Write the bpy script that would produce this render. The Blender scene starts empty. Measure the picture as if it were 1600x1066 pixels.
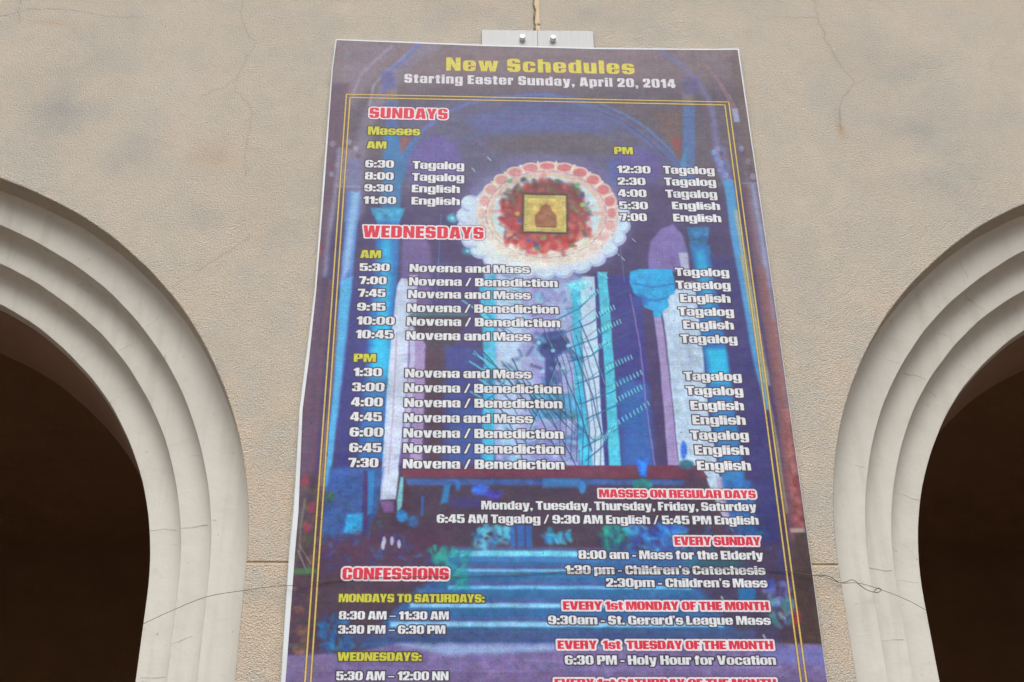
import bpy, bmesh, math, random
import numpy as np
from mathutils import Matrix, Vector
from mathutils.geometry import tessellate_polygon

C = bpy.context.scene
COL = C.collection
R = math.radians

# ------------------------------------------------------------------ camera
cam = bpy.data.cameras.new('camera')
cam.sensor_width = 36.0
cam.lens = 50.522
cam.clip_start = 0.05
cam.clip_end = 500
camo = bpy.data.objects.new('camera', cam)
COL.objects.link(camo)
camo.matrix_world = Matrix([[0.9989,-0.011525,-0.045443,0.0],[-0.044097,-0.560077,-0.827266,-6.07113],[-0.015918,0.828361,-0.559969,-2.866334],[0.0,0.0,0.0,1.0]])
C.camera = camo

# ------------------------------------------------------------------ light: bright overcast
SUN_EL, SUN_AZ = 50, 183            # degrees; azimuth measured clockwise from +Y, so the light comes from in front of the wall
w = bpy.data.worlds.new('World')
C.world = w
w.use_nodes = True
wn = w.node_tree
wn.nodes.clear()
sky = wn.nodes.new('ShaderNodeTexSky')
sky.sky_type = 'NISHITA'
sky.sun_disc = False
sky.sun_elevation = R(SUN_EL)
sky.sun_rotation = R(SUN_AZ)
sky.air_density = 1.0
sky.dust_density = 4.0
hs = wn.nodes.new('ShaderNodeHueSaturation')
hs.inputs['Saturation'].default_value = 0.22
bg = wn.nodes.new('ShaderNodeBackground')
bg.inputs['Strength'].default_value = 0.098
wo = wn.nodes.new('ShaderNodeOutputWorld')
wn.links.new(sky.outputs[0], hs.inputs['Color'])
wn.links.new(hs.outputs[0], bg.inputs['Color'])
wn.links.new(bg.outputs[0], wo.inputs['Surface'])
sl = bpy.data.lights.new('sun', 'SUN')
sl.energy = 1.25
sl.angle = R(50)
sl.color = (1.0, 0.95, 0.88)
so = bpy.data.objects.new('sun', sl)
COL.objects.link(so)
d = Vector((math.sin(R(SUN_AZ)) * math.cos(R(SUN_EL)), math.cos(R(SUN_AZ)) * math.cos(R(SUN_EL)), math.sin(R(SUN_EL))))
so.rotation_euler = d.to_track_quat('Z', 'Y').to_euler()
so.location = (0, -10, 12)
C.view_settings.view_transform = 'Standard'
C.view_settings.look = 'None'
C.view_settings.gamma = 1
C.view_settings.exposure = 0.62
C.view_settings.use_curve_mapping = False

# ------------------------------------------------------------------ helpers
def link(name, verts, faces, mat=None, parent=None, uvf=None, smooth=None):
    me = bpy.data.meshes.new(name)
    me.from_pydata([tuple(v) for v in verts], [], [tuple(f) for f in faces])
    me.update()
    if uvf:
        ul = me.uv_layers.new(name='UVMap')
        for l in me.loops:
            ul.data[l.index].uv = uvf(me.vertices[l.vertex_index].co)
    if mat: me.materials.append(mat)
    o = bpy.data.objects.new(name, me)
    COL.objects.link(o)
    if parent: o.parent = parent
    if smooth is not None:
        me.polygons.foreach_set('use_smooth', [True] * len(me.polygons))
        me.set_sharp_from_angle(angle=R(smooth))
    return o
def empty(name, loc=(0, 0, 0)):
    o = bpy.data.objects.new(name, None)
    o.location = (0, 0, 0)
    COL.objects.link(o)
    return o
def tag(o, label=None, cat=None, group=None, kind=None):
    if label: o['label'] = label
    if cat: o['category'] = cat
    if group: o['group'] = group
    if kind: o['kind'] = kind
    return o
def box(x0, x1, y0, y1, z0, z1):
    v = [(x, y, z) for x in (x0, x1) for y in (y0, y1) for z in (z0, z1)]
    f = [(0, 1, 3, 2), (4, 6, 7, 5), (0, 4, 5, 1), (2, 3, 7, 6), (0, 2, 6, 4), (1, 5, 7, 3)]
    return v, f
def prism(outline, y0, y1, bev=0.0):
    """outline (x,z) polygon, front at y0, back at y1; optional small chamfer on the front edge"""
    n = len(outline)
    pts = outline
    area = sum(pts[i][0] * pts[(i + 1) % n][1] - pts[(i + 1) % n][0] * pts[i][1] for i in range(n))
    if area < 0: pts = pts[::-1]
    fr = pts
    if bev:
        fr = []
        for i in range(n):
            a, b, c = Vector(pts[i - 1]), Vector(pts[i]), Vector(pts[(i + 1) % n])
            e1 = (b - a).normalized(); e2 = (c - b).normalized()
            n1 = Vector((-e1.y, e1.x)); n2 = Vector((-e2.y, e2.x))
            m = (n1 + n2); m = m / max(0.4, (1 + n1.dot(n2)))
            fr.append(tuple(b + m * bev))
    tri = tessellate_polygon([[Vector((p[0], p[1], 0)) for p in fr]])
    verts = [(x, y0, z) for x, z in fr]
    faces = []
    for t in tri:
        a, b, c = (Vector(fr[i]) for i in t)
        ar = (b.x - a.x) * (c.y - a.y) - (c.x - a.x) * (b.y - a.y)
        faces.append(tuple(t) if ar > 0 else tuple(t[::-1]))
    k = 0
    rings = [0]
    if bev:
        verts += [(x, y0 + bev, z) for x, z in pts]; rings.append(n)
    verts += [(x, y1, z) for x, z in pts]; rings.append(len(verts) - n)
    for r0, r1 in zip(rings, rings[1:]):
        for i in range(n):
            j = (i + 1) % n
            faces.append((r0 + i, r1 + i, r1 + j, r0 + j))
    last = rings[-1]
    for t in list(faces[:len(tri)]):
        faces.append(tuple(last + i for i in t[::-1]))
    return verts, faces
def vnoise(h, w_, cell, rng, octaves=3):
    out = np.zeros((h, w_), np.float32); amp = 1.0; tot = 0
    for o in range(octaves):
        c = max(1.0, cell / 2 ** o)
        gh, gw = int(h / c) + 3, int(w_ / c) + 3
        g = rng.random((gh, gw)).astype(np.float32)
        y = np.arange(h) / c; x = np.arange(w_) / c
        yi = y.astype(int); xi = x.astype(int)
        fy = (y - yi)[:, None]; fx = (x - xi)[None]
        fy = fy * fy * (3 - 2 * fy); fx = fx * fx * (3 - 2 * fx)
        a = g[np.ix_(yi, xi)]; b = g[np.ix_(yi, xi + 1)]; c_ = g[np.ix_(yi + 1, xi)]; d_ = g[np.ix_(yi + 1, xi + 1)]
        out += amp * ((a * (1 - fx) + b * fx) * (1 - fy) + (c_ * (1 - fx) + d_ * fx) * fy)
        tot += amp; amp *= .55
    return out / tot
def make_image(name, arr, srgb):
    """arr: (h, w, 3) in 0..1, row 0 at the top"""
    h, w_ = arr.shape[:2]
    im = bpy.data.images.new(name, w_, h, alpha=False)
    im.colorspace_settings.name = 'sRGB' if srgb else 'Non-Color'
    px = np.ones((h, w_, 4), np.float32)
    px[..., :3] = np.clip(arr[::-1], 0, 1)
    im.pixels.foreach_set(px.ravel())
    im.update()
    im.pack()
    return im
def seg_dist(xs, ys, a, b):
    ax, ay = a; bx, by = b
    dx, dy = bx - ax, by - ay
    t = np.clip(((xs - ax) * dx + (ys - ay) * dy) / max(dx * dx + dy * dy, 1e-9), 0, 1)
    return np.hypot(xs - ax - t * dx, ys - ay - t * dy)
def poly_sdf(xs, ys, pts):
    n = len(pts); dmin = None; ins = np.zeros(np.broadcast(xs, ys).shape, bool)
    for i in range(n):
        a = pts[i]; b = pts[i - 1]
        dd = seg_dist(xs, ys, a, b)
        dmin = dd if dmin is None else np.minimum(dmin, dd)
        if a[1] != b[1]:
            c = (a[1] > ys) != (b[1] > ys)
            xc = (b[0] - a[0]) * (ys - a[1]) / (b[1] - a[1]) + a[0]
            ins ^= c & (xs < xc)
    return np.where(ins, -dmin, dmin)

# ------------------------------------------------------------------ the print on the banner
X0, ZT = -0.75, 3.42                     # print origin (top left) in metres on the wall
PW, PH = 2500.0, 4620.0                  # print size in mm
TEXTS = [
["New Schedules","h",729,1824,323.9,100.9,0.1],
["Starting Easter Sunday, April 20, 2014","p",490,2058,427.6,66.2,0.1],
["SUNDAYS","r",301,741,705.1,75.7,0.07],
["Masses","y",297,588,830.8,58.5,0],
["AM","y",295,404,932.6,50.0,0],
["6:30","w",292,450,1071.5,51.8,0],
["Tagalog","w",551,836,1075.8,53.8,0],
["8:00","w",294,451,1157.7,51.2,0],
["Tagalog","w",550,836,1161.2,53.1,0],
["9:30","w",294,449,1241.5,48.8,0],
["English","w",551,813,1243.1,51.6,0],
["11:00","w",292,469,1327.7,49.1,0],
["English","w",551,813,1328.7,51.0,0],
["WEDNESDAYS","r",301,940,1557.2,76.2,0.07],
["AM","y",292,401,1694.3,49.0,0],
["5:30","w",292,449,1779.4,47.6,0],
["Novena and Mass","w",552,1180,1781.7,49.4,0],
["7:00","w",292,436,1864.7,47.8,0],
["Novena / Benediction","w",551,1325,1868.8,49.6,0],
["7:45","w",290,433,1945.6,48.1,0],
["Novena and Mass","w",548,1181,1949.8,49.8,0],
["9:15","w",290,436,2032.7,47.4,0],
["Novena / Benediction","w",546,1323,2037.2,50.0,0],
["10:00","w",292,485,2119.5,48.4,0],
["Novena / Benediction","w",546,1329,2122.2,50.1,0],
["10:45","w",291,481,2203.6,49.3,0],
["Novena and Mass","w",546,1178,2209.1,50.2,0],
["PM","y",288,398,2345.5,45.9,0],
["1:30","w",290,431,2430.2,46.9,0],
["Novena and Mass","w",545,1174,2435.0,49.3,0],
["3:00","w",287,447,2518.8,48.5,0],
["Novena / Benediction","w",545,1322,2521.1,49.4,0],
["4:00","w",286,442,2605.1,49.3,0],
["Novena / Benediction","w",546,1323,2606.9,49.4,0],
["4:45","w",286,440,2689.6,49.3,0],
["Novena and Mass","w",546,1175,2693.5,49.5,0],
["6:00","w",287,450,2776.1,49.4,0],
["Novena / Benediction","w",546,1322,2779.1,49.5,0],
["6:45","w",289,444,2862.1,48.7,0],
["Novena / Benediction","w",547,1322,2863.6,49.6,0],
["7:30","w",288,432,2944.6,48.7,0],
["Novena / Benediction","w",548,1321,2948.7,48.9,0],
["PM","y",1672,1777,942.6,50.3,0],
["12:30","w",1680,1867,1080.5,51.3,0],
["Tagalog","w",1937,2224,1080.3,54.2,0],
["2:30","w",1679,1833,1165.7,50.6,0],
["Tagalog","w",1936,2224,1165.2,54.4,0],
["4:00","w",1676,1833,1250.9,50.9,0],
["Tagalog","w",1937,2222,1251.4,53.8,0],
["5:30","w",1678,1835,1337.2,51.2,0],
["English","w",1966,2230,1333.4,51.3,0],
["7:00","w",1676,1823,1419.1,51.5,0],
["English","w",1966,2228,1418.0,51.6,0],
["Tagalog","w",1947,2234,1783.9,50.6,0],
["Tagalog","w",1944,2233,1868.6,50.8,0],
["English","w",1960,2224,1953.7,50.2,0],
["Tagalog","w",1943,2233,2039.1,50.3,0],
["English","w",1962,2224,2122.9,50.5,0],
["Tagalog","w",1941,2233,2209.7,50.6,0],
["Tagalog","w",1939,2231,2435.9,49.6,0],
["Tagalog","w",1942,2230,2521.5,49.7,0],
["English","w",1958,2224,2607.5,49.8,0],
["English","w",1960,2224,2690.9,49.9,0],
["Tagalog","w",1943,2230,2777.6,49.9,0],
["English","w",1957,2223,2860.5,50.0,0],
["English","w",1960,2222,2946.2,49.3,0],
["MASSES ON REGULAR DAYS","r",1479,2228,3097.2,40.4,0],
["Monday, Tuesday, Thursday, Friday, Saturday","w",921,2224,3165.0,43.3,0],
["6:45 AM Tagalog / 9:30 AM English / 5:45 PM English","w",713,2226,3236.3,42.8,0],
["EVERY SUNDAY","r",1820,2223,3343.7,41.5,0],
["8:00 am - Mass for the Elderly","w",1368,2228,3416.5,42.2,0],
["1:30 pm - Children\u2019s Catechesis","w",1304,2228,3492.6,41.7,0],
["2:30pm - Children\u2019s Mass","w",1488,2230,3555.7,41.9,0],
["CONFESSIONS","r",290,772,3523.4,55.1,0.03],
["MONDAYS TO SATURDAYS:","y",279,934,3634.2,38.5,0],
["8:30 AM \u2013 11:30 AM","w",284,774,3717.1,37.9,0],
["3:30 PM \u2013 6:30 PM","w",284,759,3784.6,38.7,0],
["WEDNESDAYS:","y",288,656,3910.7,37.8,0],
["5:30 AM \u2013 12:00 NN","w",287,775,3999.1,39.0,0],
["EVERY 1st MONDAY OF THE MONTH","r",1288,2224,3667.5,39.2,0],
["9:30am - St. Gerard\u2019s League Mass","w",1218,2224,3737.8,40.6,0],
["EVERY  1st  TUESDAY OF THE MONTH","r",1257,2222,3853.9,37.9,0],
["6:30 PM - Holy Hour for Vocation","w",1286,2226,3926.3,41.0,0],
["EVERY 1st SATURDAY OF THE MONTH","r",1238,2215,4030.8,37.3,0]]
SHAPES = [
[0,[-280,-13,2659,-103,2586,527,-233,601],[128,102,118],112.1,1,0.0],
[0,[-244,452,2793,370,2668,1333,-173,1390],[100,82,102],143.2,1,0.0],
[0,[-286,1259,2865,1193,2603,3030,-137,3052],[76,60,104],130.3,1,0.0],
[0,[-142,2983,2613,2960,2488,3840,-71,3845],[80,60,80],47.2,1,0.0],
[0,[452,607,961,520,1329,490,1692,600,2035,907,1999,1346,543,1375,483,1060],[98,86,122],50.2,1,0.0],
[0,[1723,698,1687,744,1591,784,1449,812,1283,825,1118,820,978,799,885,763,852,720,885,674,979,633,1121,604,1289,591,1457,596,1599,618,1692,654],[92,90,150],58.1,0.75,0],
[0,[1509,580,1491,611,1443,638,1371,657,1287,665,1204,661,1133,646,1086,621,1070,592,1087,561,1135,534,1207,514,1292,506,1376,510,1447,525,1494,550],[84,84,140],51.3,0.5,0],
[0,[1821,865,1786,898,1691,928,1550,950,1386,960,1222,958,1084,942,991,917,959,885,992,852,1085,821,1226,799,1392,789,1558,791,1698,807,1790,833],[100,84,100],43.1,0.8,0],
[0,[122,134,438,124,235,588,134,737],[138,112,134],51.2,0.8,0.0],
[0,[2399,173,2454,118,2472,1201,2401,1202],[112,88,98],29.5,0.8,0.0],
[1,[256,1381,254,1019,295,733,376,485,516,252,663,107],[132,112,142],28.8,0.8,79.1],
[1,[200,540,233,388,313,258,409,136],[150,130,158],11.0,0.8,18.4],
[1,[297,611,313,462,379,349,479,228,551,132],[158,138,165],9.2,0.8,14.7],
[1,[382,344,479,253,569,110],[108,108,175],14.8,0.9,26.0],
[0,[353,344,426,342,450,533,367,535],[100,92,150],18.3,0.9,0.0],
[0,[387,485,449,483,459,583,390,584],[140,108,112],14.5,0.8,0.0],
[1,[550,928,601,798,707,675,851,582,1071,522,1292,501,1475,531],[96,100,172],14.5,0.9,21.8],
[1,[745,914,960,790,1285,733,1609,788,1782,913],[86,92,158],21.6,0.6,18.0],
[1,[531,881,583,775,642,701,743,615,870,547],[110,80,110],9.0,0.7,10.8],
[1,[1456,547,1582,593,1723,698,1860,830,1961,933,2032,1035],[90,98,158],18.2,0.85,36.4],
[1,[1603,553,1745,639,1866,743,1982,894,2042,1002],[90,112,178],9.1,0.9,14.6],
[1,[1581,613,1723,688,1854,816,1959,957],[88,70,100],5.8,0.8,9.1],
[0,[1911,619,2073,615,2036,978,1984,861],[112,84,92],21.9,0.9,0.0],
[0,[1999,813,2054,811,2033,978],[150,75,85],14.5,0.9,0.0],
[1,[1992,121,2090,223,2174,345,2236,486,2259,635,2251,879],[118,106,156],18.7,0.85,33.6],
[1,[2241,230,2312,357,2357,508,2381,632],[150,110,130],9.4,0.8,15.0],
[1,[2331,392,2367,483,2393,592],[165,105,125],7.5,0.7,11.2],
[0,[2368,583,2401,582,2405,686,2372,687],[160,150,195],7.4,0.9,0.0],
[1,[2191,73,2282,202,2345,330],[128,105,125],26.6,0.5,34.2],
[0,[2092,565,2159,563,2108,1140,2030,1141],[86,104,160],10.9,0.9,0.0],
[0,[2043,978,2080,883,2057,1164,2014,1165],[80,128,180],10.7,0.8,0.0],
[0,[2093,465,2157,463,2149,554,2086,555],[135,112,118],14.9,0.7,0.0],
[0,[2111,337,2192,360,2189,472,2107,475],[96,84,135],22.5,0.8,0.0],
[0,[390,575,459,573,471,1014,394,1016],[84,100,162],10.7,0.9,0.0],
[0,[388,827,469,825,506,990,539,895,560,895,497,1197,492,1399,390,1401],[62,112,170],14.0,0.9,0.0],
[0,[474,849,531,848,488,981],[150,84,92],14.2,0.9,0.0],
[1,[492,990,532,895,601,798],[75,115,180],10.7,0.8,17.8],
[0,[831,1062,820,1150,787,1224,738,1274,679,1293,621,1277,571,1229,536,1156,522,1069,531,979,563,902,613,850,673,830,733,847,785,897,819,973],[108,86,158],31.6,0.85,0],
[0,[887,1234,877,1279,847,1318,802,1344,749,1354,696,1346,651,1322,621,1285,609,1240,619,1195,649,1156,694,1129,747,1119,801,1127,846,1152,877,1189],[84,66,108],41.7,0.8,0],
[0,[1935,1037,1920,1098,1885,1149,1837,1184,1782,1197,1728,1186,1685,1154,1657,1104,1649,1043,1664,982,1698,929,1746,893,1802,880,1857,891,1901,925,1929,976],[98,80,150],32.1,0.8,0],
[0,[1708,1070,1703,1109,1692,1142,1677,1164,1660,1172,1644,1165,1631,1143,1624,1111,1623,1072,1628,1033,1639,999,1654,976,1671,968,1687,975,1700,998,1707,1031],[85,95,165],28.5,0.7,0],
[0,[505,1242,818,1236,819,1458,528,1464],[84,68,112],34.4,0.85,0.0],
[0,[1837,1169,2021,1165,1992,1435,1853,1438],[84,66,110],35.1,0.8,0.0],
[0,[330,1358,519,1354,510,1398,484,1464,382,1466,346,1406],[66,150,200],8.5,0.9,0.15],
[0,[374,1445,490,1442,493,1763,476,2323,482,2909,336,2910,349,2091,369,1765],[48,110,185],16.2,0.95,0.04],
[0,[401,1531,449,1530,463,1888,451,2324,424,2804,370,2840,387,2248,407,1806],[45,165,220],22.6,0.8,0.04],
[0,[476,2323,476,2425,468,2511,453,2567,435,2587,415,2567,396,2511,382,2426,374,2325,374,2221,382,2132,397,2072,416,2050,437,2071,455,2131,469,2220],[50,178,228],31.9,0.7,0],
[0,[332,2439,505,2437,485,2803,333,2840],[58,92,160],37.3,0.7,0.0],
[0,[71,443,173,441,186,1067,106,1811,102,3050,61,3815,16,3509,25,2329,57,1252],[104,74,98],22.6,0.9,0.0],
[0,[144,928,250,949,248,1203,151,1205],[138,112,140],17.5,0.9,0.0],
[0,[125,905,124,914,121,922,115,927,108,929,102,927,96,922,91,915,90,906,90,897,94,889,99,884,106,882,113,883,119,888,123,896],[140,118,146],7.1,0.7,0],
[0,[212,889,212,898,208,905,203,911,196,913,189,911,183,906,179,898,177,889,178,880,181,873,187,867,194,865,201,867,206,872,211,880],[150,140,172],7.1,0.7,0],
[0,[170,965,169,974,166,982,160,987,154,989,147,987,141,982,137,975,135,966,136,957,139,949,145,944,151,942,158,944,164,948,168,956],[92,72,98],7.0,0.7,0],
[0,[250,935,249,942,246,948,242,952,237,954,231,953,226,949,223,943,222,936,222,928,225,922,230,918,235,916,240,918,245,922,248,928],[166,150,184],7.1,0.7,0],
[0,[110,1022,109,1031,106,1039,100,1044,94,1046,87,1044,81,1039,77,1032,75,1023,76,1014,79,1007,85,1001,91,999,98,1001,104,1006,108,1013],[104,82,108],7.0,0.7,0],
[0,[154,1058,153,1065,150,1071,146,1076,141,1077,135,1076,131,1072,127,1066,126,1059,127,1052,129,1046,134,1042,139,1040,144,1041,149,1045,152,1051],[150,132,160],7.0,0.7,0],
[0,[233,1019,232,1028,228,1036,223,1041,216,1043,209,1041,203,1037,199,1029,197,1020,198,1011,202,1004,207,999,214,997,221,998,227,1003,231,1011],[118,104,150],7.0,0.7,0],
[0,[266,991,266,998,263,1004,258,1008,253,1010,248,1008,243,1004,240,999,238,991,239,984,242,978,246,974,252,972,257,974,262,978,265,984],[96,80,112],7.0,0.7,0],
[0,[205,1112,204,1121,201,1129,196,1134,189,1136,182,1134,176,1129,172,1122,171,1113,171,1104,175,1097,180,1092,187,1090,194,1091,200,1096,204,1104],[140,126,160],7.0,0.7,0],
[0,[126,1123,125,1130,122,1136,118,1140,113,1142,108,1141,103,1137,100,1131,98,1124,99,1117,101,1111,106,1107,111,1105,116,1107,121,1110,124,1116],[150,136,164],6.9,0.7,0],
[0,[262,1129,261,1138,257,1146,252,1151,246,1153,239,1151,233,1146,229,1139,227,1130,228,1121,231,1114,237,1109,243,1107,250,1109,256,1113,260,1121],[108,98,150],7.0,0.7,0],
[1,[145,951,140,1250,119,1558,116,1811],[150,138,178],17.0,0.7,20.4],
[1,[145,1852,127,2173,123,2479,116,2981],[118,76,92],15.8,0.7,28.5],
[0,[183,1011,275,1019,279,1447,198,1448],[118,110,158],20.7,0.8,0.0],
[0,[205,1249,277,1247,260,1767,247,2326,231,2626,200,3083,181,3066,196,2327,199,1684],[92,122,196],9.6,0.95,0.0],
[0,[229,1248,270,1247,240,1767,204,1851,209,1684],[150,172,222],16.8,0.9,0.0],
[0,[198,1851,262,1809,224,2626,204,3049,180,3049,198,2478],[88,160,215],9.4,0.95,0.0],
[0,[194,2093,203,2093,184,2626,177,3049,156,3049],[150,112,110],9.3,0.8,0.0],
[0,[82,1623,83,1652,81,1677,78,1693,73,1699,68,1694,62,1677,58,1653,55,1623,55,1594,56,1569,59,1552,64,1546,70,1552,75,1569,79,1594],[176,62,72],8.4,0.9,0],
[0,[77,1770,78,1799,77,1823,73,1839,69,1845,63,1839,58,1823,54,1799,51,1771,50,1742,52,1718,55,1701,60,1695,65,1701,70,1717,75,1742],[130,90,120],13.2,0.7,0],
[0,[74,1927,74,1948,73,1967,71,1979,67,1983,63,1979,59,1967,56,1949,54,1927,53,1905,54,1887,57,1874,60,1870,64,1874,68,1886,71,1905],[160,60,75],9.8,0.8,0],
[1,[48,1729,47,1976],[140,150,190],9.9,0.7,16.4],
[0,[262,1809,366,1681,349,2325,321,2910,226,3117,231,2626],[62,60,132],18.9,0.75,0.0],
[0,[507,1572,547,1533,615,1531,657,1612,673,1802,683,2472,626,2925,495,2926,509,2009],[118,92,150],13.0,0.85,0.0],
[0,[659,1718,904,1714,902,2240,667,2244],[84,68,128],23.0,0.8,0.0],
[0,[489,1879,508,1825,541,1829,562,1886,557,2474,519,3114,447,3118,458,2550,472,2168],[196,190,224],5.1,0.97,0.06],
[0,[489,2089,534,2088,529,2622,500,3081,464,3081],[208,196,224],15.6,0.6,0.0],
[1,[498,2168,496,2437,491,2695,482,2978],[178,120,170],3.8,0.6,5.0],
[1,[557,1968,557,2474,540,2803],[150,120,170],3.8,0.5,6.3],
[0,[553,1804,593,1803,595,2474,566,2838,541,2838,566,2322],[188,170,210],6.4,0.9,0.0],
[0,[595,2206,647,2205,642,2942,581,2943],[168,135,185],6.3,0.9,0.0],
[0,[650,2007,722,2005,727,2934,641,2935],[86,62,100],9.5,0.9,0.0],
[1,[732,2262,723,2620,715,2935],[128,104,178],4.7,0.8,7.8],
[1,[712,1394,702,1675,695,1965],[80,120,190],4.0,0.7,5.0],
[0,[857,2052,846,2064,813,2075,764,2083,707,2086,649,2084,601,2078,568,2068,556,2056,567,2044,600,2033,648,2025,706,2022,764,2023,813,2030,845,2040],[72,112,128],9.8,0.8,0],
[0,[560,2064,867,2059,828,2144,777,2262,667,2263,595,2167],[78,62,82],9.7,0.95,0.0],
[0,[642,2263,777,2262,733,2941,672,2942],[84,58,80],9.4,0.9,0.0],
[0,[744,2243,951,2259,947,2933,733,2934],[70,74,142],15.7,0.85,0.0],
[0,[776,2620,924,2618,922,2933,763,2934],[66,92,160],21.7,0.6,0.0],
[0,[940,1755,1442,1747,1392,2929,993,2932,965,2469],[164,158,208],9.6,0.95,0.05],
[0,[913,1839,1004,1775,995,2317,983,2932,922,2933,938,2317],[70,168,212],9.6,0.9,0.06],
[0,[1007,1775,1138,1773,1106,2931,1008,2932],[186,190,225],12.8,0.8,0.0],
[0,[1187,1835,1321,1832,1315,2929,1192,2930],[150,134,196],19.2,0.8,0.0],
[0,[1440,1797,1524,1796,1518,2310,1518,2928,1453,2928,1434,2463],[192,194,226],6.4,0.97,0.0],
[0,[1395,1831,1442,1830,1431,2463,1457,2928,1395,2929,1389,2464],[72,170,212],8.0,0.95,0.08],
[0,[1519,1766,1539,1766,1531,2928,1512,2928],[60,60,130],4.8,0.95,0.0],
[0,[1535,1766,1589,1765,1592,2611,1595,2927,1534,2928,1543,2462],[84,176,212],5.8,0.97,0.06],
[0,[1592,1786,1761,1783,1753,2926,1599,2927,1600,2461],[62,60,134],9.7,0.9,0.0],
[0,[1606,2424,1754,2460,1753,2926,1602,2927],[60,100,170],28.4,0.85,0.0],
[0,[1238,2157,1343,2136,1359,2254,1298,2313,1282,2614,1232,2615,1247,2313,1203,2256],[56,62,124],9.7,0.9,0.0],
[0,[1373,2214,1366,2233,1347,2248,1319,2258,1287,2262,1255,2259,1228,2250,1210,2235,1204,2217,1211,2199,1230,2183,1257,2173,1290,2168,1322,2172,1350,2181,1367,2197],[50,60,120],13.0,0.8,0.3],
[2,[952,2102,1427,2095,1410,2501,949,2507],[[40,64,120],[48,120,170],[60,60,120],[120,190,215],[36,50,100]],19.4,0.7,[45,60]],
[0,[1165,2523,1419,2520,1412,2668,1167,2670],[58,130,170],9.5,0.7,0.3],
[2,[995,2672,1403,2668,1392,2929,993,2932],[[44,64,130],[60,150,200],[120,110,180],[180,190,225],[40,60,120]],21.7,0.7,[60,60]],
[2,[1037,1795,1507,1788,1494,2074,1034,2081],[[60,150,195],[120,200,225],[160,210,230],[60,90,150],[170,170,215]],13.3,0.8,[75,40]],
[0,[1491,1850,1486,1863,1474,1874,1457,1881,1436,1884,1416,1882,1399,1875,1387,1865,1384,1852,1388,1839,1400,1828,1418,1821,1439,1818,1459,1820,1476,1827,1488,1838],[120,190,220],10.1,0.7,0.4],
[1,[1306,2077,1428,2005,1526,1891],[40,96,140],3.6,0.85,7.3],
[1,[1427,1954,1434,1979],[140,212,226],2.3,0.85,5.6],
[1,[1439,1945,1447,1970],[140,212,226],2.3,0.85,5.7],
[1,[1452,1935,1459,1960],[140,212,226],2.3,0.85,5.7],
[1,[1464,1926,1471,1951],[140,212,226],2.3,0.85,5.7],
[1,[1477,1916,1484,1942],[140,212,226],2.3,0.85,5.7],
[1,[1489,1907,1496,1932],[140,212,226],2.3,0.85,5.7],
[1,[1502,1897,1509,1923],[140,212,226],2.3,0.85,5.7],
[1,[1514,1888,1521,1913],[140,212,226],2.3,0.85,5.7],
[1,[1527,1879,1534,1904],[140,212,226],2.3,0.85,5.7],
[1,[1343,2156,1486,2094,1607,1992],[40,96,140],3.6,0.85,7.3],
[1,[1488,2045,1495,2070],[140,212,226],2.3,0.85,5.6],
[1,[1503,2037,1510,2062],[140,212,226],2.3,0.85,5.6],
[1,[1518,2029,1525,2054],[140,212,226],2.3,0.85,5.6],
[1,[1533,2021,1540,2046],[140,212,226],2.3,0.85,5.6],
[1,[1548,2012,1555,2037],[140,212,226],2.3,0.85,5.6],
[1,[1563,2004,1570,2029],[140,212,226],2.3,0.85,5.6],
[1,[1578,1996,1585,2021],[140,212,226],2.3,0.85,5.6],
[1,[1593,1988,1600,2013],[140,212,226],2.3,0.85,5.6],
[1,[1608,1980,1615,2005],[140,212,226],2.3,0.85,5.7],
[1,[1355,2254,1506,2187,1635,2080],[40,96,140],3.6,0.85,7.2],
[1,[1509,2138,1516,2162],[140,212,226],2.3,0.85,5.6],
[1,[1525,2129,1532,2154],[140,212,226],2.3,0.85,5.6],
[1,[1541,2121,1548,2145],[140,212,226],2.3,0.85,5.6],
[1,[1557,2112,1564,2136],[140,212,226],2.3,0.85,5.6],
[1,[1573,2103,1579,2128],[140,212,226],2.3,0.85,5.6],
[1,[1588,2094,1595,2119],[140,212,226],2.3,0.85,5.6],
[1,[1604,2086,1611,2110],[140,212,226],2.3,0.85,5.6],
[1,[1620,2077,1627,2101],[140,212,226],2.3,0.85,5.6],
[1,[1636,2068,1643,2093],[140,212,226],2.3,0.85,5.6],
[1,[1369,2331,1480,2291,1569,2212],[40,96,140],3.6,0.85,7.1],
[1,[1479,2245,1486,2269],[140,212,226],2.3,0.85,5.5],
[1,[1491,2240,1497,2264],[140,212,226],2.3,0.85,5.5],
[1,[1502,2234,1509,2258],[140,212,226],2.3,0.85,5.5],
[1,[1513,2228,1520,2252],[140,212,226],2.3,0.85,5.5],
[1,[1524,2223,1531,2247],[140,212,226],2.3,0.85,5.5],
[1,[1536,2217,1543,2241],[140,212,226],2.3,0.85,5.5],
[1,[1547,2211,1554,2235],[140,212,226],2.3,0.85,5.5],
[1,[1558,2206,1565,2230],[140,212,226],2.3,0.85,5.6],
[1,[1570,2200,1576,2224],[140,212,226],2.3,0.85,5.6],
[1,[1396,2464,1548,2401,1678,2300],[40,96,140],3.5,0.85,7.1],
[1,[1551,2354,1558,2378],[140,212,226],2.3,0.85,5.5],
[1,[1567,2346,1573,2370],[140,212,226],2.3,0.85,5.5],
[1,[1583,2338,1589,2361],[140,212,226],2.3,0.85,5.5],
[1,[1599,2330,1605,2353],[140,212,226],2.3,0.85,5.5],
[1,[1614,2321,1621,2345],[140,212,226],2.3,0.85,5.5],
[1,[1630,2313,1637,2337],[140,212,226],2.3,0.85,5.5],
[1,[1646,2305,1653,2329],[140,212,226],2.3,0.85,5.5],
[1,[1662,2297,1669,2320],[140,212,226],2.3,0.85,5.5],
[1,[1678,2288,1685,2312],[140,212,226],2.3,0.85,5.5],
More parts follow.
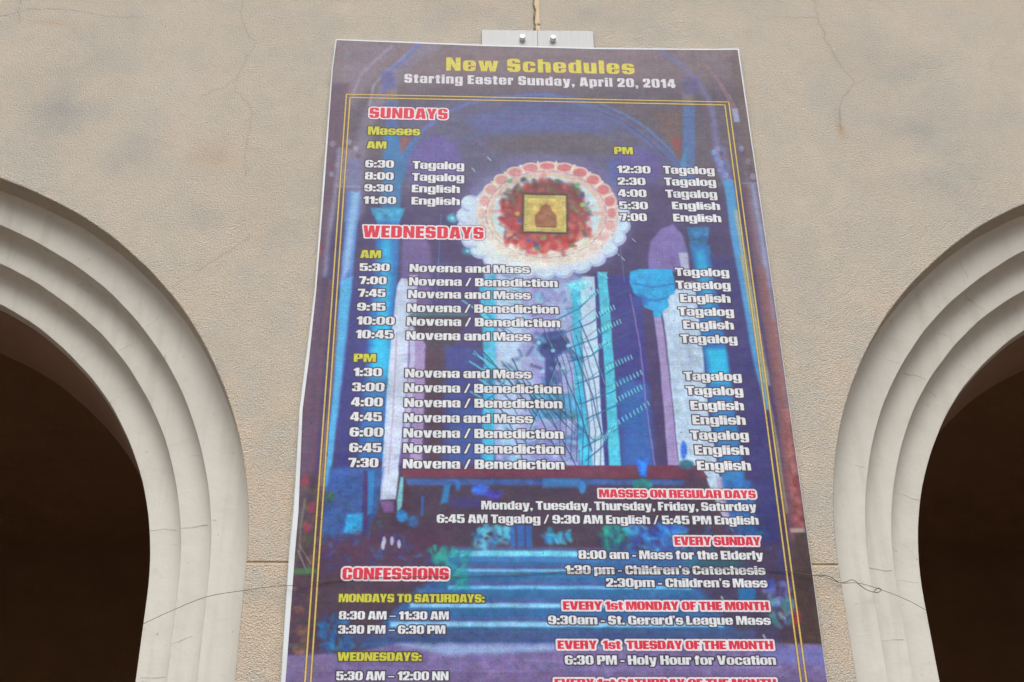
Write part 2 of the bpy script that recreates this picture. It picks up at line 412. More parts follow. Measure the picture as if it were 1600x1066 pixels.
[1,[1406,2583,1574,2507,1720,2392],[40,96,140],3.5,0.85,7.0],
[1,[1579,2459,1586,2482],[140,212,226],2.2,0.85,5.4],
[1,[1597,2449,1603,2472],[140,212,226],2.2,0.85,5.5],
[1,[1614,2439,1621,2463],[140,212,226],2.2,0.85,5.5],
[1,[1632,2429,1639,2453],[140,212,226],2.2,0.85,5.5],
[1,[1650,2420,1656,2443],[140,212,226],2.3,0.85,5.5],
[1,[1668,2410,1674,2433],[140,212,226],2.3,0.85,5.5],
[1,[1685,2400,1692,2423],[140,212,226],2.3,0.85,5.5],
[1,[1703,2390,1710,2414],[140,212,226],2.3,0.85,5.5],
[1,[1721,2380,1728,2404],[140,212,226],2.3,0.85,5.5],
[1,[1434,2667,1585,2592,1715,2479],[40,96,140],3.5,0.85,7.0],
[1,[1588,2545,1595,2568],[140,212,226],2.2,0.85,5.4],
[1,[1604,2535,1611,2558],[140,212,226],2.2,0.85,5.4],
[1,[1620,2526,1627,2549],[140,212,226],2.2,0.85,5.4],
[1,[1636,2516,1642,2539],[140,212,226],2.2,0.85,5.4],
[1,[1652,2506,1658,2530],[140,212,226],2.2,0.85,5.4],
[1,[1668,2497,1674,2520],[140,212,226],2.2,0.85,5.4],
[1,[1684,2487,1690,2510],[140,212,226],2.2,0.85,5.4],
[1,[1699,2477,1706,2501],[140,212,226],2.2,0.85,5.4],
[1,[1715,2468,1722,2491],[140,212,226],2.2,0.85,5.5],
[1,[1412,2830,1589,2720,1747,2572],[40,96,140],3.5,0.85,6.9],
[1,[1595,2670,1602,2693],[140,212,226],2.2,0.85,5.4],
[1,[1614,2657,1621,2679],[140,212,226],2.2,0.85,5.4],
[1,[1633,2643,1639,2666],[140,212,226],2.2,0.85,5.4],
[1,[1652,2630,1658,2652],[140,212,226],2.2,0.85,5.4],
[1,[1671,2616,1677,2639],[140,212,226],2.2,0.85,5.4],
[1,[1690,2602,1696,2625],[140,212,226],2.2,0.85,5.4],
[1,[1709,2588,1715,2611],[140,212,226],2.2,0.85,5.4],
[1,[1728,2575,1735,2598],[140,212,226],2.2,0.85,5.4],
[1,[1747,2561,1754,2584],[140,212,226],2.2,0.85,5.4],
[1,[1424,2900,1510,2820,1574,2702],[40,96,140],3.4,0.85,6.9],
[1,[1507,2773,1514,2796],[140,212,226],2.2,0.85,5.3],
[1,[1515,2763,1522,2786],[140,212,226],2.2,0.85,5.3],
[1,[1524,2753,1530,2775],[140,212,226],2.2,0.85,5.3],
[1,[1532,2743,1539,2765],[140,212,226],2.2,0.85,5.3],
[1,[1541,2733,1547,2755],[140,212,226],2.2,0.85,5.3],
[1,[1549,2722,1556,2745],[140,212,226],2.2,0.85,5.3],
[1,[1558,2712,1564,2734],[140,212,226],2.2,0.85,5.3],
[1,[1566,2702,1573,2724],[140,212,226],2.2,0.85,5.3],
[1,[1575,2691,1581,2714],[140,212,226],2.2,0.85,5.3],
[1,[886,2618,993,2525,1078,2392],[40,96,140],3.5,0.85,7.0],
[1,[991,2475,998,2498],[140,212,226],2.2,0.85,5.4],
[1,[1002,2464,1009,2487],[140,212,226],2.2,0.85,5.4],
[1,[1012,2452,1020,2475],[140,212,226],2.2,0.85,5.4],
[1,[1023,2440,1031,2463],[140,212,226],2.2,0.85,5.4],
[1,[1034,2428,1042,2451],[140,212,226],2.2,0.85,5.4],
[1,[1045,2416,1053,2440],[140,212,226],2.2,0.85,5.4],
[1,[1056,2404,1064,2428],[140,212,226],2.2,0.85,5.4],
[1,[1067,2393,1075,2416],[140,212,226],2.2,0.85,5.4],
[1,[1078,2381,1086,2404],[140,212,226],2.2,0.85,5.4],
[1,[1295,2117,1403,2292,1473,2519,1508,2757],[46,62,110],2.9,0.8,5.8],
[1,[1302,2117,1409,2292,1479,2519,1515,2757],[150,190,215],2.2,0.6,3.2],
[1,[1245,2157,1334,2389,1405,2613,1457,2847],[46,62,110],2.9,0.8,5.7],
[1,[1251,2157,1341,2389,1412,2613,1464,2847],[150,190,215],2.2,0.6,3.2],
[1,[1140,2467,1262,2651,1376,2929],[46,62,110],2.8,0.8,5.6],
[1,[1147,2467,1268,2651,1383,2929],[150,190,215],2.2,0.6,3.1],
[1,[1079,2316,1155,2504,1264,2796,1330,2929],[46,62,110],2.8,0.8,5.7],
[1,[1086,2315,1162,2504,1270,2795,1336,2929],[150,190,215],2.2,0.6,3.1],
[1,[1311,2312,1234,2541,1133,2797],[46,62,110],2.9,0.8,5.7],
[1,[1318,2312,1240,2541,1140,2797],[150,190,215],2.2,0.6,3.2],
[1,[1428,2075,1499,2310,1533,2462],[46,62,110],2.9,0.8,5.8],
[1,[1435,2075,1505,2310,1540,2462],[150,190,215],2.3,0.6,3.2],
[1,[950,2317,1077,2468,1199,2652],[46,62,110],2.9,0.8,5.7],
[1,[957,2317,1083,2468,1205,2652],[150,190,215],2.2,0.6,3.2],
[1,[981,2544,1073,2726,1131,2931],[46,62,110],2.8,0.8,5.6],
[1,[987,2544,1079,2726,1137,2931],[150,190,215],2.2,0.6,3.1],
[1,[886,2287,998,2374],[110,195,215],4.5,0.75,9.6],
[1,[998,2374,1124,2478],[46,80,130],2.9,0.7,4.8],
[1,[867,2337,966,2412],[110,195,215],4.5,0.75,9.6],
[1,[966,2412,1092,2516],[46,80,130],2.9,0.7,4.8],
[1,[902,2432,1013,2513],[110,195,215],4.4,0.75,9.5],
[1,[1013,2513,1137,2616],[46,80,130],2.8,0.7,4.7],
[1,[870,2515,980,2588],[110,195,215],4.4,0.75,9.5],
[1,[980,2588,1104,2689],[46,80,130],2.8,0.7,4.7],
[1,[942,2618,1041,2719],[110,195,215],4.4,0.75,9.4],
[1,[1041,2719,1164,2818],[46,80,130],2.8,0.7,4.7],
[1,[827,1963,952,2050],[110,195,215],4.6,0.75,9.9],
[1,[952,2050,1082,2160],[46,80,130],2.9,0.7,4.9],
[1,[880,2003,984,2102],[110,195,215],4.6,0.75,9.8],
[1,[984,2102,1113,2210],[46,80,130],2.9,0.7,4.9],
[1,[880,2272,1001,2431,1099,2645],[38,60,108],2.9,0.7,4.8],
[1,[889,2272,957,2355],[140,208,224],2.9,0.7,5.1],
[1,[928,2267,1049,2427,1146,2627],[38,60,108],2.9,0.7,4.8],
[1,[938,2267,1005,2351],[140,208,224],2.9,0.7,5.1],
[1,[976,2340,1095,2498,1192,2681],[38,60,108],2.9,0.7,4.8],
[1,[986,2340,1052,2423],[140,208,224],2.9,0.7,5.1],
[1,[1024,2335,1143,2493,1240,2662],[38,60,108],2.9,0.7,4.8],
[1,[1034,2335,1100,2418],[140,208,224],2.9,0.7,5.1],
[1,[1071,2407,1189,2563,1285,2716],[38,60,108],2.8,0.7,4.7],
[1,[1081,2407,1146,2489],[140,208,224],2.9,0.7,5.1],
[1,[1119,2403,1236,2559,1333,2698],[38,60,108],2.9,0.7,4.8],
[1,[1129,2403,1194,2485],[140,208,224],2.9,0.7,5.1],
[1,[1166,2474,1282,2629,1378,2751],[38,60,108],2.8,0.7,4.7],
[1,[1175,2474,1240,2555],[140,208,224],2.9,0.7,5.1],
[1,[1213,2470,1329,2625,1425,2733],[38,60,108],2.8,0.7,4.7],
[1,[1223,2470,1287,2551],[140,208,224],2.9,0.7,5.1],
[1,[1259,2540,1374,2694,1470,2786],[38,60,108],2.8,0.7,4.7],
[1,[1269,2540,1332,2621],[140,208,224],2.8,0.7,5.1],
[1,[1234,2078,1291,2351,1312,2650,1299,2866],[40,56,104],2.9,0.65,4.5],
[1,[1263,2094,1319,2366,1340,2665,1326,2880],[40,56,104],2.9,0.65,4.5],
[1,[1292,2109,1347,2381,1368,2679,1353,2894],[40,56,104],2.9,0.65,4.5],
[1,[1321,2125,1376,2396,1396,2693,1380,2908],[40,56,104],2.9,0.65,4.4],
[1,[1350,2140,1404,2411,1423,2708,1408,2922],[40,56,104],2.9,0.65,4.4],
[1,[1379,2155,1432,2426,1451,2722,1435,2935],[40,56,104],2.9,0.65,4.4],
[1,[1408,2171,1461,2440,1478,2736,1462,2949],[40,56,104],2.9,0.65,4.4],
[1,[1436,2186,1489,2455,1506,2750,1489,2963],[40,56,104],2.9,0.65,4.4],
[1,[1283,2196,1428,2083,1577,1943,1704,1876],[50,110,150],3.0,0.6,4.6],
[1,[1278,2328,1422,2218,1569,2081,1696,2015],[50,110,150],2.9,0.6,4.6],
[1,[1274,2458,1416,2350,1562,2216,1687,2151],[50,110,150],2.9,0.6,4.5],
[1,[1270,2585,1411,2479,1555,2348,1679,2284],[50,110,150],2.9,0.6,4.5],
[1,[1267,2709,1406,2605,1548,2477,1671,2415],[50,110,150],2.9,0.6,4.4],
[1,[1263,2831,1400,2730,1542,2604,1663,2543],[50,110,150],2.8,0.6,4.4],
[1,[1259,2951,1395,2851,1535,2728,1655,2669],[50,110,150],2.8,0.6,4.4],
[0,[1298,2266,1297,2271,1295,2274,1291,2277,1287,2278,1282,2277,1279,2275,1276,2271,1276,2266,1277,2262,1279,2258,1283,2256,1287,2255,1292,2256,1295,2258,1298,2262],[140,200,220],4.2,0.8,0],
[0,[1243,2390,1242,2394,1239,2398,1236,2401,1231,2402,1227,2401,1223,2398,1221,2395,1220,2390,1221,2386,1224,2382,1228,2380,1232,2379,1236,2380,1240,2382,1242,2386],[140,200,220],4.2,0.8,0],
[0,[1346,2370,1345,2374,1343,2378,1339,2380,1335,2381,1330,2380,1327,2378,1324,2374,1324,2370,1325,2365,1327,2362,1331,2359,1335,2358,1340,2359,1343,2362,1346,2365],[140,200,220],4.2,0.8,0],
[0,[1297,2503,1296,2507,1293,2511,1290,2513,1285,2514,1281,2513,1278,2511,1275,2507,1275,2503,1276,2499,1278,2495,1282,2492,1286,2492,1290,2492,1294,2495,1296,2498],[140,200,220],4.1,0.8,0],
[0,[1228,2216,1227,2221,1225,2225,1221,2227,1217,2228,1212,2228,1209,2225,1206,2221,1206,2217,1207,2212,1209,2208,1213,2206,1217,2205,1222,2206,1225,2208,1228,2212],[140,200,220],4.2,0.8,0],
[0,[1377,2234,1376,2238,1374,2242,1370,2245,1365,2246,1361,2245,1358,2243,1355,2239,1355,2234,1356,2230,1358,2226,1362,2223,1366,2222,1371,2223,1374,2226,1377,2229],[140,200,220],4.2,0.8,0],
[0,[1424,2426,1423,2430,1421,2434,1417,2436,1413,2437,1408,2436,1405,2434,1403,2430,1402,2426,1403,2422,1406,2418,1409,2415,1414,2414,1418,2415,1421,2418,1424,2421],[140,200,220],4.2,0.8,0],
[1,[1702,1909,1731,2229,1738,2609,1756,2926],[150,112,180],3.9,0.85,7.1],
[1,[1663,1419,1674,1826],[120,120,180],4.1,0.5,5.1],
[0,[1809,1677,1830,1561,1892,1472,1964,1436,2012,1522,2029,1652,2020,1758,1810,1761],[128,104,168],10.3,0.95,0.0],
[0,[1976,1631,2024,1630,2025,1779,1984,1779],[180,170,205],6.8,0.9,0.0],
[0,[1813,2045,1853,2045,1866,2305,1871,2925,1821,2925,1824,2306],[162,134,186],4.8,0.95,0.0],
[0,[1860,1947,2001,1821,2045,1820,2051,2244,2043,2606,2068,3069,2075,3238,2037,3137,1980,2924,1871,2925,1869,2305],[186,188,220],6.4,0.96,0.06],
[1,[1974,1986,1980,2304,1960,2607],[170,168,205],13.0,0.6,16.3],
[1,[1856,2045,1866,2382,1873,2896],[100,70,120],3.2,0.7,4.8],
[0,[2032,1456,2157,1454,2142,1542,2124,1585,2048,1587],[50,110,168],8.7,0.9,0.2],
[0,[2042,1578,2146,1576,2154,1777,2175,2243,2180,2641,2185,3033,2077,3034,2056,2606,2051,2244,2055,1820],[46,110,180],13.1,0.95,0.0],
[0,[2067,1608,2115,1607,2126,1860,2121,1984,2081,1984,2073,1778],[44,150,205],17.0,0.85,0.0],
[0,[2067,2244,2169,2243,2167,2455,2076,2456],[50,175,225],19.5,0.85,0.0],
[0,[2076,2456,2173,2455,2174,2999,2087,3000],[62,116,178],25.3,0.8,0.0],
[0,[2146,1650,2300,1647,2314,2299,2340,3032,2201,3033,2184,2604,2175,2243],[66,58,116],16.3,0.9,0.0],
[0,[2215,908,2264,859,2304,887,2322,1140,2257,1150],[112,104,158],10.8,0.8,0.0],
[0,[2251,917,2249,925,2245,932,2240,936,2234,938,2229,937,2225,932,2222,925,2222,917,2224,909,2227,902,2233,898,2238,896,2244,898,2248,902,2250,909],[130,150,205],5.4,0.8,0],
[0,[2272,888,2270,896,2266,903,2261,907,2255,909,2250,908,2245,903,2243,896,2243,888,2244,880,2248,873,2253,869,2259,867,2265,868,2269,873,2271,880],[150,120,160],5.4,0.8,0],
[0,[2286,925,2285,931,2282,937,2278,940,2274,941,2270,940,2266,937,2265,932,2264,926,2266,920,2269,915,2272,911,2277,910,2281,911,2284,914,2286,919],[84,66,100],5.4,0.8,0],
[0,[2257,964,2255,972,2251,979,2246,983,2241,985,2235,984,2231,979,2228,973,2228,965,2230,957,2234,950,2239,945,2245,943,2250,945,2254,949,2257,956],[104,110,170],5.4,0.8,0],
[0,[2279,996,2277,1004,2273,1011,2268,1016,2263,1017,2257,1016,2253,1012,2251,1005,2250,997,2252,989,2256,982,2261,978,2267,976,2272,977,2276,982,2279,989],[150,140,195],5.4,0.8,0],
[0,[2294,1029,2292,1037,2288,1044,2283,1048,2277,1050,2272,1048,2268,1044,2265,1037,2265,1030,2267,1022,2271,1015,2276,1010,2281,1009,2287,1010,2291,1014,2293,1021],[96,84,140],5.4,0.8,0],
[0,[2263,1048,2262,1054,2259,1059,2255,1063,2251,1064,2247,1063,2244,1060,2242,1055,2242,1049,2243,1043,2246,1038,2250,1034,2254,1033,2258,1034,2261,1037,2263,1042],[140,130,185],5.4,0.8,0],
[0,[2299,1085,2297,1093,2293,1099,2288,1104,2282,1106,2277,1104,2273,1100,2271,1093,2270,1085,2272,1078,2276,1071,2281,1066,2287,1065,2292,1066,2296,1070,2299,1077],[150,150,205],5.4,0.8,0],
[0,[2319,1131,2317,1140,2312,1149,2306,1154,2299,1156,2292,1155,2287,1149,2284,1141,2283,1131,2286,1122,2290,1113,2297,1108,2304,1106,2311,1107,2316,1113,2319,1121],[120,130,190],5.4,0.8,0],
[0,[2294,954,2293,960,2290,965,2286,968,2282,970,2278,968,2274,965,2273,960,2272,954,2274,948,2277,943,2280,940,2285,938,2289,939,2292,943,2294,948],[150,90,120],5.4,0.8,0],
[0,[2406,884,2404,893,2400,899,2395,904,2389,906,2384,904,2380,900,2377,893,2377,885,2379,877,2383,870,2388,865,2394,864,2399,865,2403,870,2406,876],[140,130,170],5.5,0.75,0],
[0,[2409,923,2408,929,2405,934,2401,937,2397,938,2393,937,2390,934,2388,929,2388,923,2389,917,2392,912,2396,908,2400,907,2404,908,2407,911,2409,917],[96,74,104],5.4,0.75,0],
[0,[2432,979,2430,987,2426,994,2421,998,2415,1000,2410,998,2406,994,2403,987,2403,979,2405,971,2409,965,2414,960,2420,958,2425,960,2429,964,2432,971],[140,110,140],5.4,0.75,0],
[0,[2441,1026,2439,1034,2436,1040,2430,1045,2425,1047,2419,1045,2415,1041,2413,1034,2413,1026,2414,1018,2418,1012,2424,1007,2429,1005,2435,1007,2439,1011,2441,1018],[92,70,96],5.4,0.75,0],
[0,[2416,1064,2414,1071,2410,1078,2405,1083,2399,1084,2394,1083,2390,1079,2387,1072,2387,1064,2389,1056,2393,1050,2398,1045,2404,1043,2409,1045,2413,1049,2415,1056],[124,96,130],5.4,0.75,0],
[0,[2452,1091,2450,1101,2445,1109,2438,1115,2431,1117,2425,1115,2419,1109,2416,1101,2416,1091,2419,1082,2423,1073,2430,1068,2437,1065,2444,1067,2449,1073,2452,1081],[150,130,170],5.4,0.75,0],
[0,[2430,1128,2427,1140,2421,1150,2414,1157,2405,1159,2397,1157,2391,1151,2387,1141,2387,1129,2390,1117,2396,1107,2403,1101,2412,1098,2420,1100,2426,1107,2430,1117],[120,96,128],5.4,0.75,0],
[1,[2246,926,2269,1029,2287,1136],[128,128,188],14.4,0.75,25.2],
[0,[2267,1123,2324,1121,2327,1560,2340,1940,2350,2322,2356,2602,2331,2603,2300,2299,2286,1940,2269,1518],[84,140,200],10.1,0.95,0.0],
[1,[2315,1340,2331,1774,2344,2142,2361,2452],[176,160,150],13.5,0.85,23.6],
[0,[2372,1134,2480,1132,2480,1557,2475,1937,2465,2451,2430,3032,2411,3368,2359,3303,2382,2602,2374,1939],[116,78,98],13.1,0.95,0.0],
[0,[2393,1138,2479,1136,2486,1557,2478,1855,2417,1856,2396,1559],[134,108,136],13.9,0.8,0.0],
[1,[2427,1156,2436,1514,2436,1814,2434,2060],[150,156,206],17.2,0.85,17.2],
[1,[2411,1730,2420,2060,2417,2527,2405,3032],[146,92,100],19.6,0.8,36.0],
[1,[2463,1813,2451,2297,2450,2675],[130,110,150],13.2,0.6,16.5],
[0,[2424,2602,2472,2601,2442,3269,2387,3270],[150,82,88],12.5,0.8,0.2],
[0,[2365,3253,2438,3253,2441,3276,2368,3276],[176,146,150],6.1,0.9,0.0],
[0,[2386,3279,2453,3279,2465,3840,2315,3840],[78,58,62],11.9,0.95,0.0],
[0,[2456,3433,2486,3433,2465,3840,2442,3840],[100,78,80],17.7,0.6,0.0],
[1,[2311,1647,2327,2062,2348,2452,2362,2821,2363,3169],[172,152,130],8.1,0.8,16.2],
[1,[2353,2602,2361,3032,2367,3336],[96,72,90],6.2,0.7,7.8],
[1,[2440,2060,2436,2527,2426,2962],[160,112,114],12.9,0.6,19.4],
[1,[2414,2602,2472,2601],[170,130,130],6.4,0.6,9.6],
[1,[2379,1139,2472,1137],[140,120,150],7.2,0.8,14.3],
[1,[151,1214,262,1211],[150,130,165],6.9,0.8,13.8],
[0,[1708,1759,1763,1741,1933,1742,1944,1822,1934,1897,1895,1922,1898,1979,1865,2012,1852,2053,1813,2049,1812,2013,1767,1989,1757,1932,1719,1900,1701,1826],[30,150,212],5.4,0.98,0.05],
[1,[1730,1838,1823,1861,1932,1839],[20,98,176],6.7,0.8,10.1],
[1,[1764,1932,1833,1948,1899,1922],[20,98,176],6.7,0.8,10.0],
[0,[1796,1948,1792,1964,1781,1977,1765,1986,1747,1990,1729,1987,1715,1978,1706,1965,1703,1950,1707,1934,1718,1920,1734,1911,1752,1908,1770,1911,1785,1919,1794,1933],[60,80,160],16.7,0.6,0],
[0,[538,2940,1971,2920,2008,2990,1865,2994,552,2998],[112,56,82],4.6,0.97,0.0],
[0,[558,2998,1989,2993,2027,3171,1987,3338,473,3346],[76,58,82],12.1,0.95,0.0],
[0,[564,3005,1911,3001,1909,3029,571,3039],[64,92,158],9.2,0.9,0.1],
[0,[1221,3000,1389,2998,1387,3047,1213,3048],[66,120,180],12.2,0.7,0.0],
[0,[958,3060,955,3072,946,3082,932,3089,916,3091,899,3089,886,3082,877,3073,873,3061,877,3049,886,3039,900,3032,916,3030,932,3032,946,3039,955,3048],[58,100,205],12.1,0.8,0.3],
[0,[1024,3084,1021,3093,1012,3100,998,3106,982,3108,966,3106,952,3101,943,3093,940,3084,943,3075,952,3067,966,3062,982,3060,999,3062,1012,3067,1021,3074],[74,62,180],12.1,0.8,0.3],
[0,[1006,3128,997,3141,970,3152,931,3159,885,3162,839,3160,801,3153,774,3142,765,3130,774,3117,800,3105,839,3098,885,3095,932,3097,971,3104,997,3115],[70,58,130],21.1,0.7,0],
[0,[746,3038,779,3031,765,3130,729,3140],[52,130,195],9.0,0.8,0.0],
[0,[825,3044,824,3053,821,3061,818,3066,813,3068,808,3066,804,3061,802,3053,801,3044,802,3035,804,3027,808,3022,813,3020,817,3022,821,3027,824,3035],[56,110,200],7.6,0.8,0],
[0,[1420,3046,1418,3059,1414,3071,1408,3078,1401,3081,1394,3078,1388,3071,1385,3060,1384,3047,1386,3033,1390,3022,1397,3015,1404,3012,1411,3015,1416,3022,1420,3033],[60,130,205],7.6,0.8,0],
[0,[1669,2884,1725,2884,1712,2985,1678,2986],[40,110,210],9.3,0.95,0.3],
[0,[1740,3027,1735,3039,1724,3049,1707,3056,1689,3058,1670,3056,1655,3049,1645,3039,1642,3027,1646,3015,1657,3005,1674,2998,1693,2996,1711,2998,1727,3005,1737,3015],[34,124,130],7.7,0.9,0.2],
[0,[1946,2917,1942,2928,1933,2937,1921,2943,1906,2945,1892,2943,1881,2937,1873,2928,1871,2918,1875,2907,1884,2898,1897,2891,1911,2889,1925,2891,1937,2897,1944,2906],[56,100,125],9.3,0.9,0.2],
[0,[1919,2836,1916,2855,1911,2871,1905,2882,1899,2886,1893,2882,1889,2871,1887,2855,1887,2836,1890,2817,1895,2801,1901,2790,1907,2786,1913,2790,1917,2800,1919,2817],[46,90,180],7.8,0.9,0.2],
[0,[1915,2949,1962,2948,1997,3035,1880,3036],[84,56,84],9.3,0.8,0.0],
[0,[2045,2983,2076,2982,2099,3271,2052,3171],[170,150,190],7.7,0.9,0.0],
[0,[2075,3000,2220,2999,2228,3337,2107,3337],[54,104,175],15.3,0.8,0.2],
[0,[2220,2999,2344,2998,2322,3498,2209,3499],[60,58,118],21.3,0.85,0.0],
[0,[202,2946,459,2944,437,3182,378,3314,180,3348,188,3083],[58,86,150],14.9,0.9,0.12],
[0,[363,2962,399,2962,398,3314,366,3315],[76,50,104],7.5,0.9,0.0],
[0,[384,2962,417,2961,414,3182,391,3202],[52,120,185],6.0,0.9,0.0],
[0,[298,3193,369,3189,371,3308,285,3289],[50,150,210],8.9,0.9,0.15],
[0,[447,3125,507,3125,521,3182,467,3182],[146,100,166],9.0,0.8,0.0],
[0,[546,3005,514,3148,508,3346,579,3346,583,3046],[78,50,74],8.9,0.8,0.0],
[0,[537,2995,552,2995,550,3155,530,3182,525,3114],[130,185,205],5.4,0.9,0.0],
[0,[578,3201,576,3214,571,3225,562,3232,552,3235,542,3232,533,3225,527,3214,524,3202,526,3189,532,3178,540,3171,550,3168,561,3170,570,3178,576,3188],[52,130,200],8.9,0.85,0.2],
[0,[626,3231,625,3243,620,3254,612,3261,603,3264,594,3261,586,3254,581,3244,579,3231,580,3218,585,3208,593,3200,602,3198,611,3200,619,3207,624,3218],[54,110,180],11.9,0.7,0.2],
[0,[639,3097,654,3097,649,3197,635,3197],[56,96,180],6.0,0.7,0.0],
[0,[178,3309,766,3246,769,3505,189,3508],[84,52,84],23.4,0.8,0.0],
[2,[191,3283,588,3231,593,3474,202,3476],[[46,80,160],[60,60,130],[90,60,90],[52,110,180],[80,50,80]],11.7,0.6,[110,90]],
[0,[481,3330,481,3339,479,3346,476,3351,473,3353,470,3351,467,3346,464,3339,463,3330,464,3322,465,3314,468,3309,472,3307,475,3309,478,3314,480,3321],[196,176,210],3.5,0.85,0],
[0,[516,3330,516,3339,514,3346,512,3351,508,3353,505,3351,502,3346,500,3339,499,3330,499,3321,501,3314,504,3309,507,3307,510,3309,513,3314,515,3321],[196,176,210],3.5,0.85,0],
[0,[549,3346,549,3355,547,3362,544,3367,541,3369,538,3367,535,3362,533,3355,532,3346,532,3337,534,3330,536,3325,540,3323,543,3325,546,3330,548,3337],[196,176,210],3.5,0.85,0],
[0,[476,3353,476,3362,474,3369,471,3374,468,3376,465,3374,462,3369,459,3362,458,3353,459,3344,460,3337,463,3332,466,3330,470,3332,473,3337,475,3344],[196,176,210],3.5,0.85,0],
[2,[48,3050,162,3049,185,3815,67,3815],[[90,70,66],[110,95,80],[70,80,66],[130,90,90],[88,60,60]],14.5,0.7,[130,90]],
[0,[110,3022,109,3034,106,3044,100,3051,94,3053,87,3051,80,3044,76,3034,74,3023,74,3011,77,3001,83,2994,90,2992,97,2994,103,3001,108,3011],[160,60,88],12.0,0.7,0],
[0,[148,3161,147,3172,144,3182,139,3189,132,3191,125,3189,119,3182,114,3173,112,3161,113,3149,116,3140,122,3133,128,3131,135,3133,142,3140,146,3149],[160,60,88],11.9,0.7,0],
[0,[134,3267,133,3278,130,3288,125,3294,118,3296,111,3294,105,3288,101,3278,99,3267,99,3256,102,3246,108,3240,114,3237,121,3240,127,3246,132,3256],[160,60,88],11.8,0.7,0],
[1,[95,3118,86,3251,88,3381],[132,138,118],5.9,0.6,8.8],
[1,[80,3381,124,3477],[160,150,160],3.5,0.7,5.8],
[1,[87,3355,142,3445],[160,150,160],3.5,0.6,4.4],
[0,[179,3486,175,3492,161,3497,141,3501,117,3502,92,3501,72,3497,57,3492,52,3486,57,3480,70,3475,90,3472,115,3470,139,3471,160,3475,174,3480],[74,120,84],8.7,0.8,0],
[0,[234,3103,233,3115,228,3125,221,3131,212,3134,203,3131,195,3125,189,3115,186,3103,188,3092,192,3082,200,3075,209,3073,218,3075,226,3082,232,3091],[62,84,74],11.9,0.8,0.3],
[0,[92,3571,92,3574,90,3577,86,3579,82,3580,77,3579,73,3577,71,3574,70,3571,70,3568,72,3565,76,3563,80,3562,85,3563,89,3565,91,3568],[176,124,86],10.0,0.75,0.3],
[0,[128,3673,126,3680,121,3686,113,3691,103,3692,94,3691,85,3687,79,3680,77,3673,78,3666,83,3659,91,3655,101,3654,111,3655,119,3659,125,3665],[176,124,86],9.9,0.75,0.3],
[0,[159,3770,157,3780,151,3788,140,3793,127,3795,114,3793,103,3788,95,3780,92,3770,94,3760,100,3752,111,3747,124,3745,137,3747,148,3752,156,3760],[176,124,86],9.9,0.75,0.3],
[0,[162,3815,161,3821,156,3827,149,3830,141,3832,132,3830,125,3827,119,3821,117,3815,119,3809,123,3803,130,3799,139,3798,147,3799,155,3803,160,3808],[176,124,86],9.8,0.75,0.3],
[0,[154,3857,152,3866,145,3874,134,3880,122,3881,109,3880,98,3874,90,3866,87,3857,88,3847,95,3839,106,3834,118,3832,131,3834,143,3839,150,3847],[176,124,86],9.8,0.75,0.3],
[0,[141,3839,139,3843,130,3847,118,3850,103,3851,88,3850,75,3847,66,3843,63,3839,66,3834,74,3830,86,3828,101,3827,116,3828,129,3830,138,3834],[96,128,92],8.4,0.7,0],
[0,[45,3509,768,3442,742,3692,490,3859,71,3874],[82,56,78],22.8,0.6,0.0],
[2,[200,3694,343,3709,345,3874,205,3874],[[40,110,180],[50,84,160],[44,130,190]],14.1,0.75,[60,90]],
[2,[592,3394,885,3393,885,3583,596,3585],[[44,84,165],[50,110,190],[70,60,110],[84,56,80]],11.7,0.7,[60,90]],
[0,[782,3364,1895,3365,2220,3402,2261,3688,2242,3847,377,3850,596,3600,739,3505],[62,98,156],17.5,0.95,0.05],
[0,[2017,3338,2303,3336,2273,3825,2085,3826,1883,3500],[78,58,84],35.4,0.85,0.0],
[0,[782,3377,1492,3377,1490,3406,782,3409],[128,196,230],9.5,0.9,0.05],
[0,[782,3409,1490,3409,1489,3435,783,3435],[72,120,178],8.8,0.7,0.0],
[0,[782,3361,1493,3360,1492,3370,782,3374],[104,84,134],5.9,0.6,0.0],
[0,[812,3470,1531,3470,1530,3483,812,3486],[138,180,228],9.4,0.9,0.05],
[0,[812,3486,1530,3486,1529,3511,812,3511],[62,116,160],8.8,0.7,0.0],
[0,[812,3454,1532,3454,1531,3464,812,3467],[104,84,134],5.9,0.6,0.0],
[0,[769,3553,1879,3551,1877,3567,769,3571],[122,176,228],9.3,0.9,0.05],
[0,[769,3571,1877,3570,1875,3595,769,3596],[50,104,150],8.7,0.7,0.0],
[0,[769,3537,1880,3535,1879,3545,769,3549],[104,84,134],5.8,0.6,0.0],
[0,[597,3637,1901,3636,1899,3658,598,3662],[146,182,226],9.3,0.9,0.05],
[0,[598,3662,1899,3661,1896,3686,599,3687],[54,102,150],8.7,0.7,0.0],
[0,[597,3622,1902,3620,1901,3630,597,3634],[104,84,134],5.8,0.6,0.0],
[0,[514,3727,2009,3725,2006,3750,515,3754],[150,186,228],9.2,0.9,0.05],
[0,[515,3754,2006,3753,2004,3777,516,3778],[56,92,132],8.6,0.7,0.0],
[0,[514,3711,2010,3710,2009,3719,514,3724],[104,84,134],5.8,0.6,0.0],
[0,[317,3769,2150,3765,2143,3823,320,3826],[74,80,126],14.3,0.8,0.05],
[2,[685,3362,870,3361,870,3552,769,3553],[[24,140,140],[30,160,150],[28,110,130]],17.5,0.85,[50,90]],
[2,[939,3245,1064,3245,1062,3359,885,3360],[[120,190,215],[90,170,210],[60,120,190]],14.8,0.8,[50,55]],
[0,[1058,3245,1154,3244,1157,3359,1057,3359],[50,100,180],8.9,0.8,0.0],
[1,[1082,3251,1083,3359],[74,60,100],4.5,0.8,11.9],
[1,[1124,3251,1125,3359],[74,60,100],4.5,0.8,8.9],
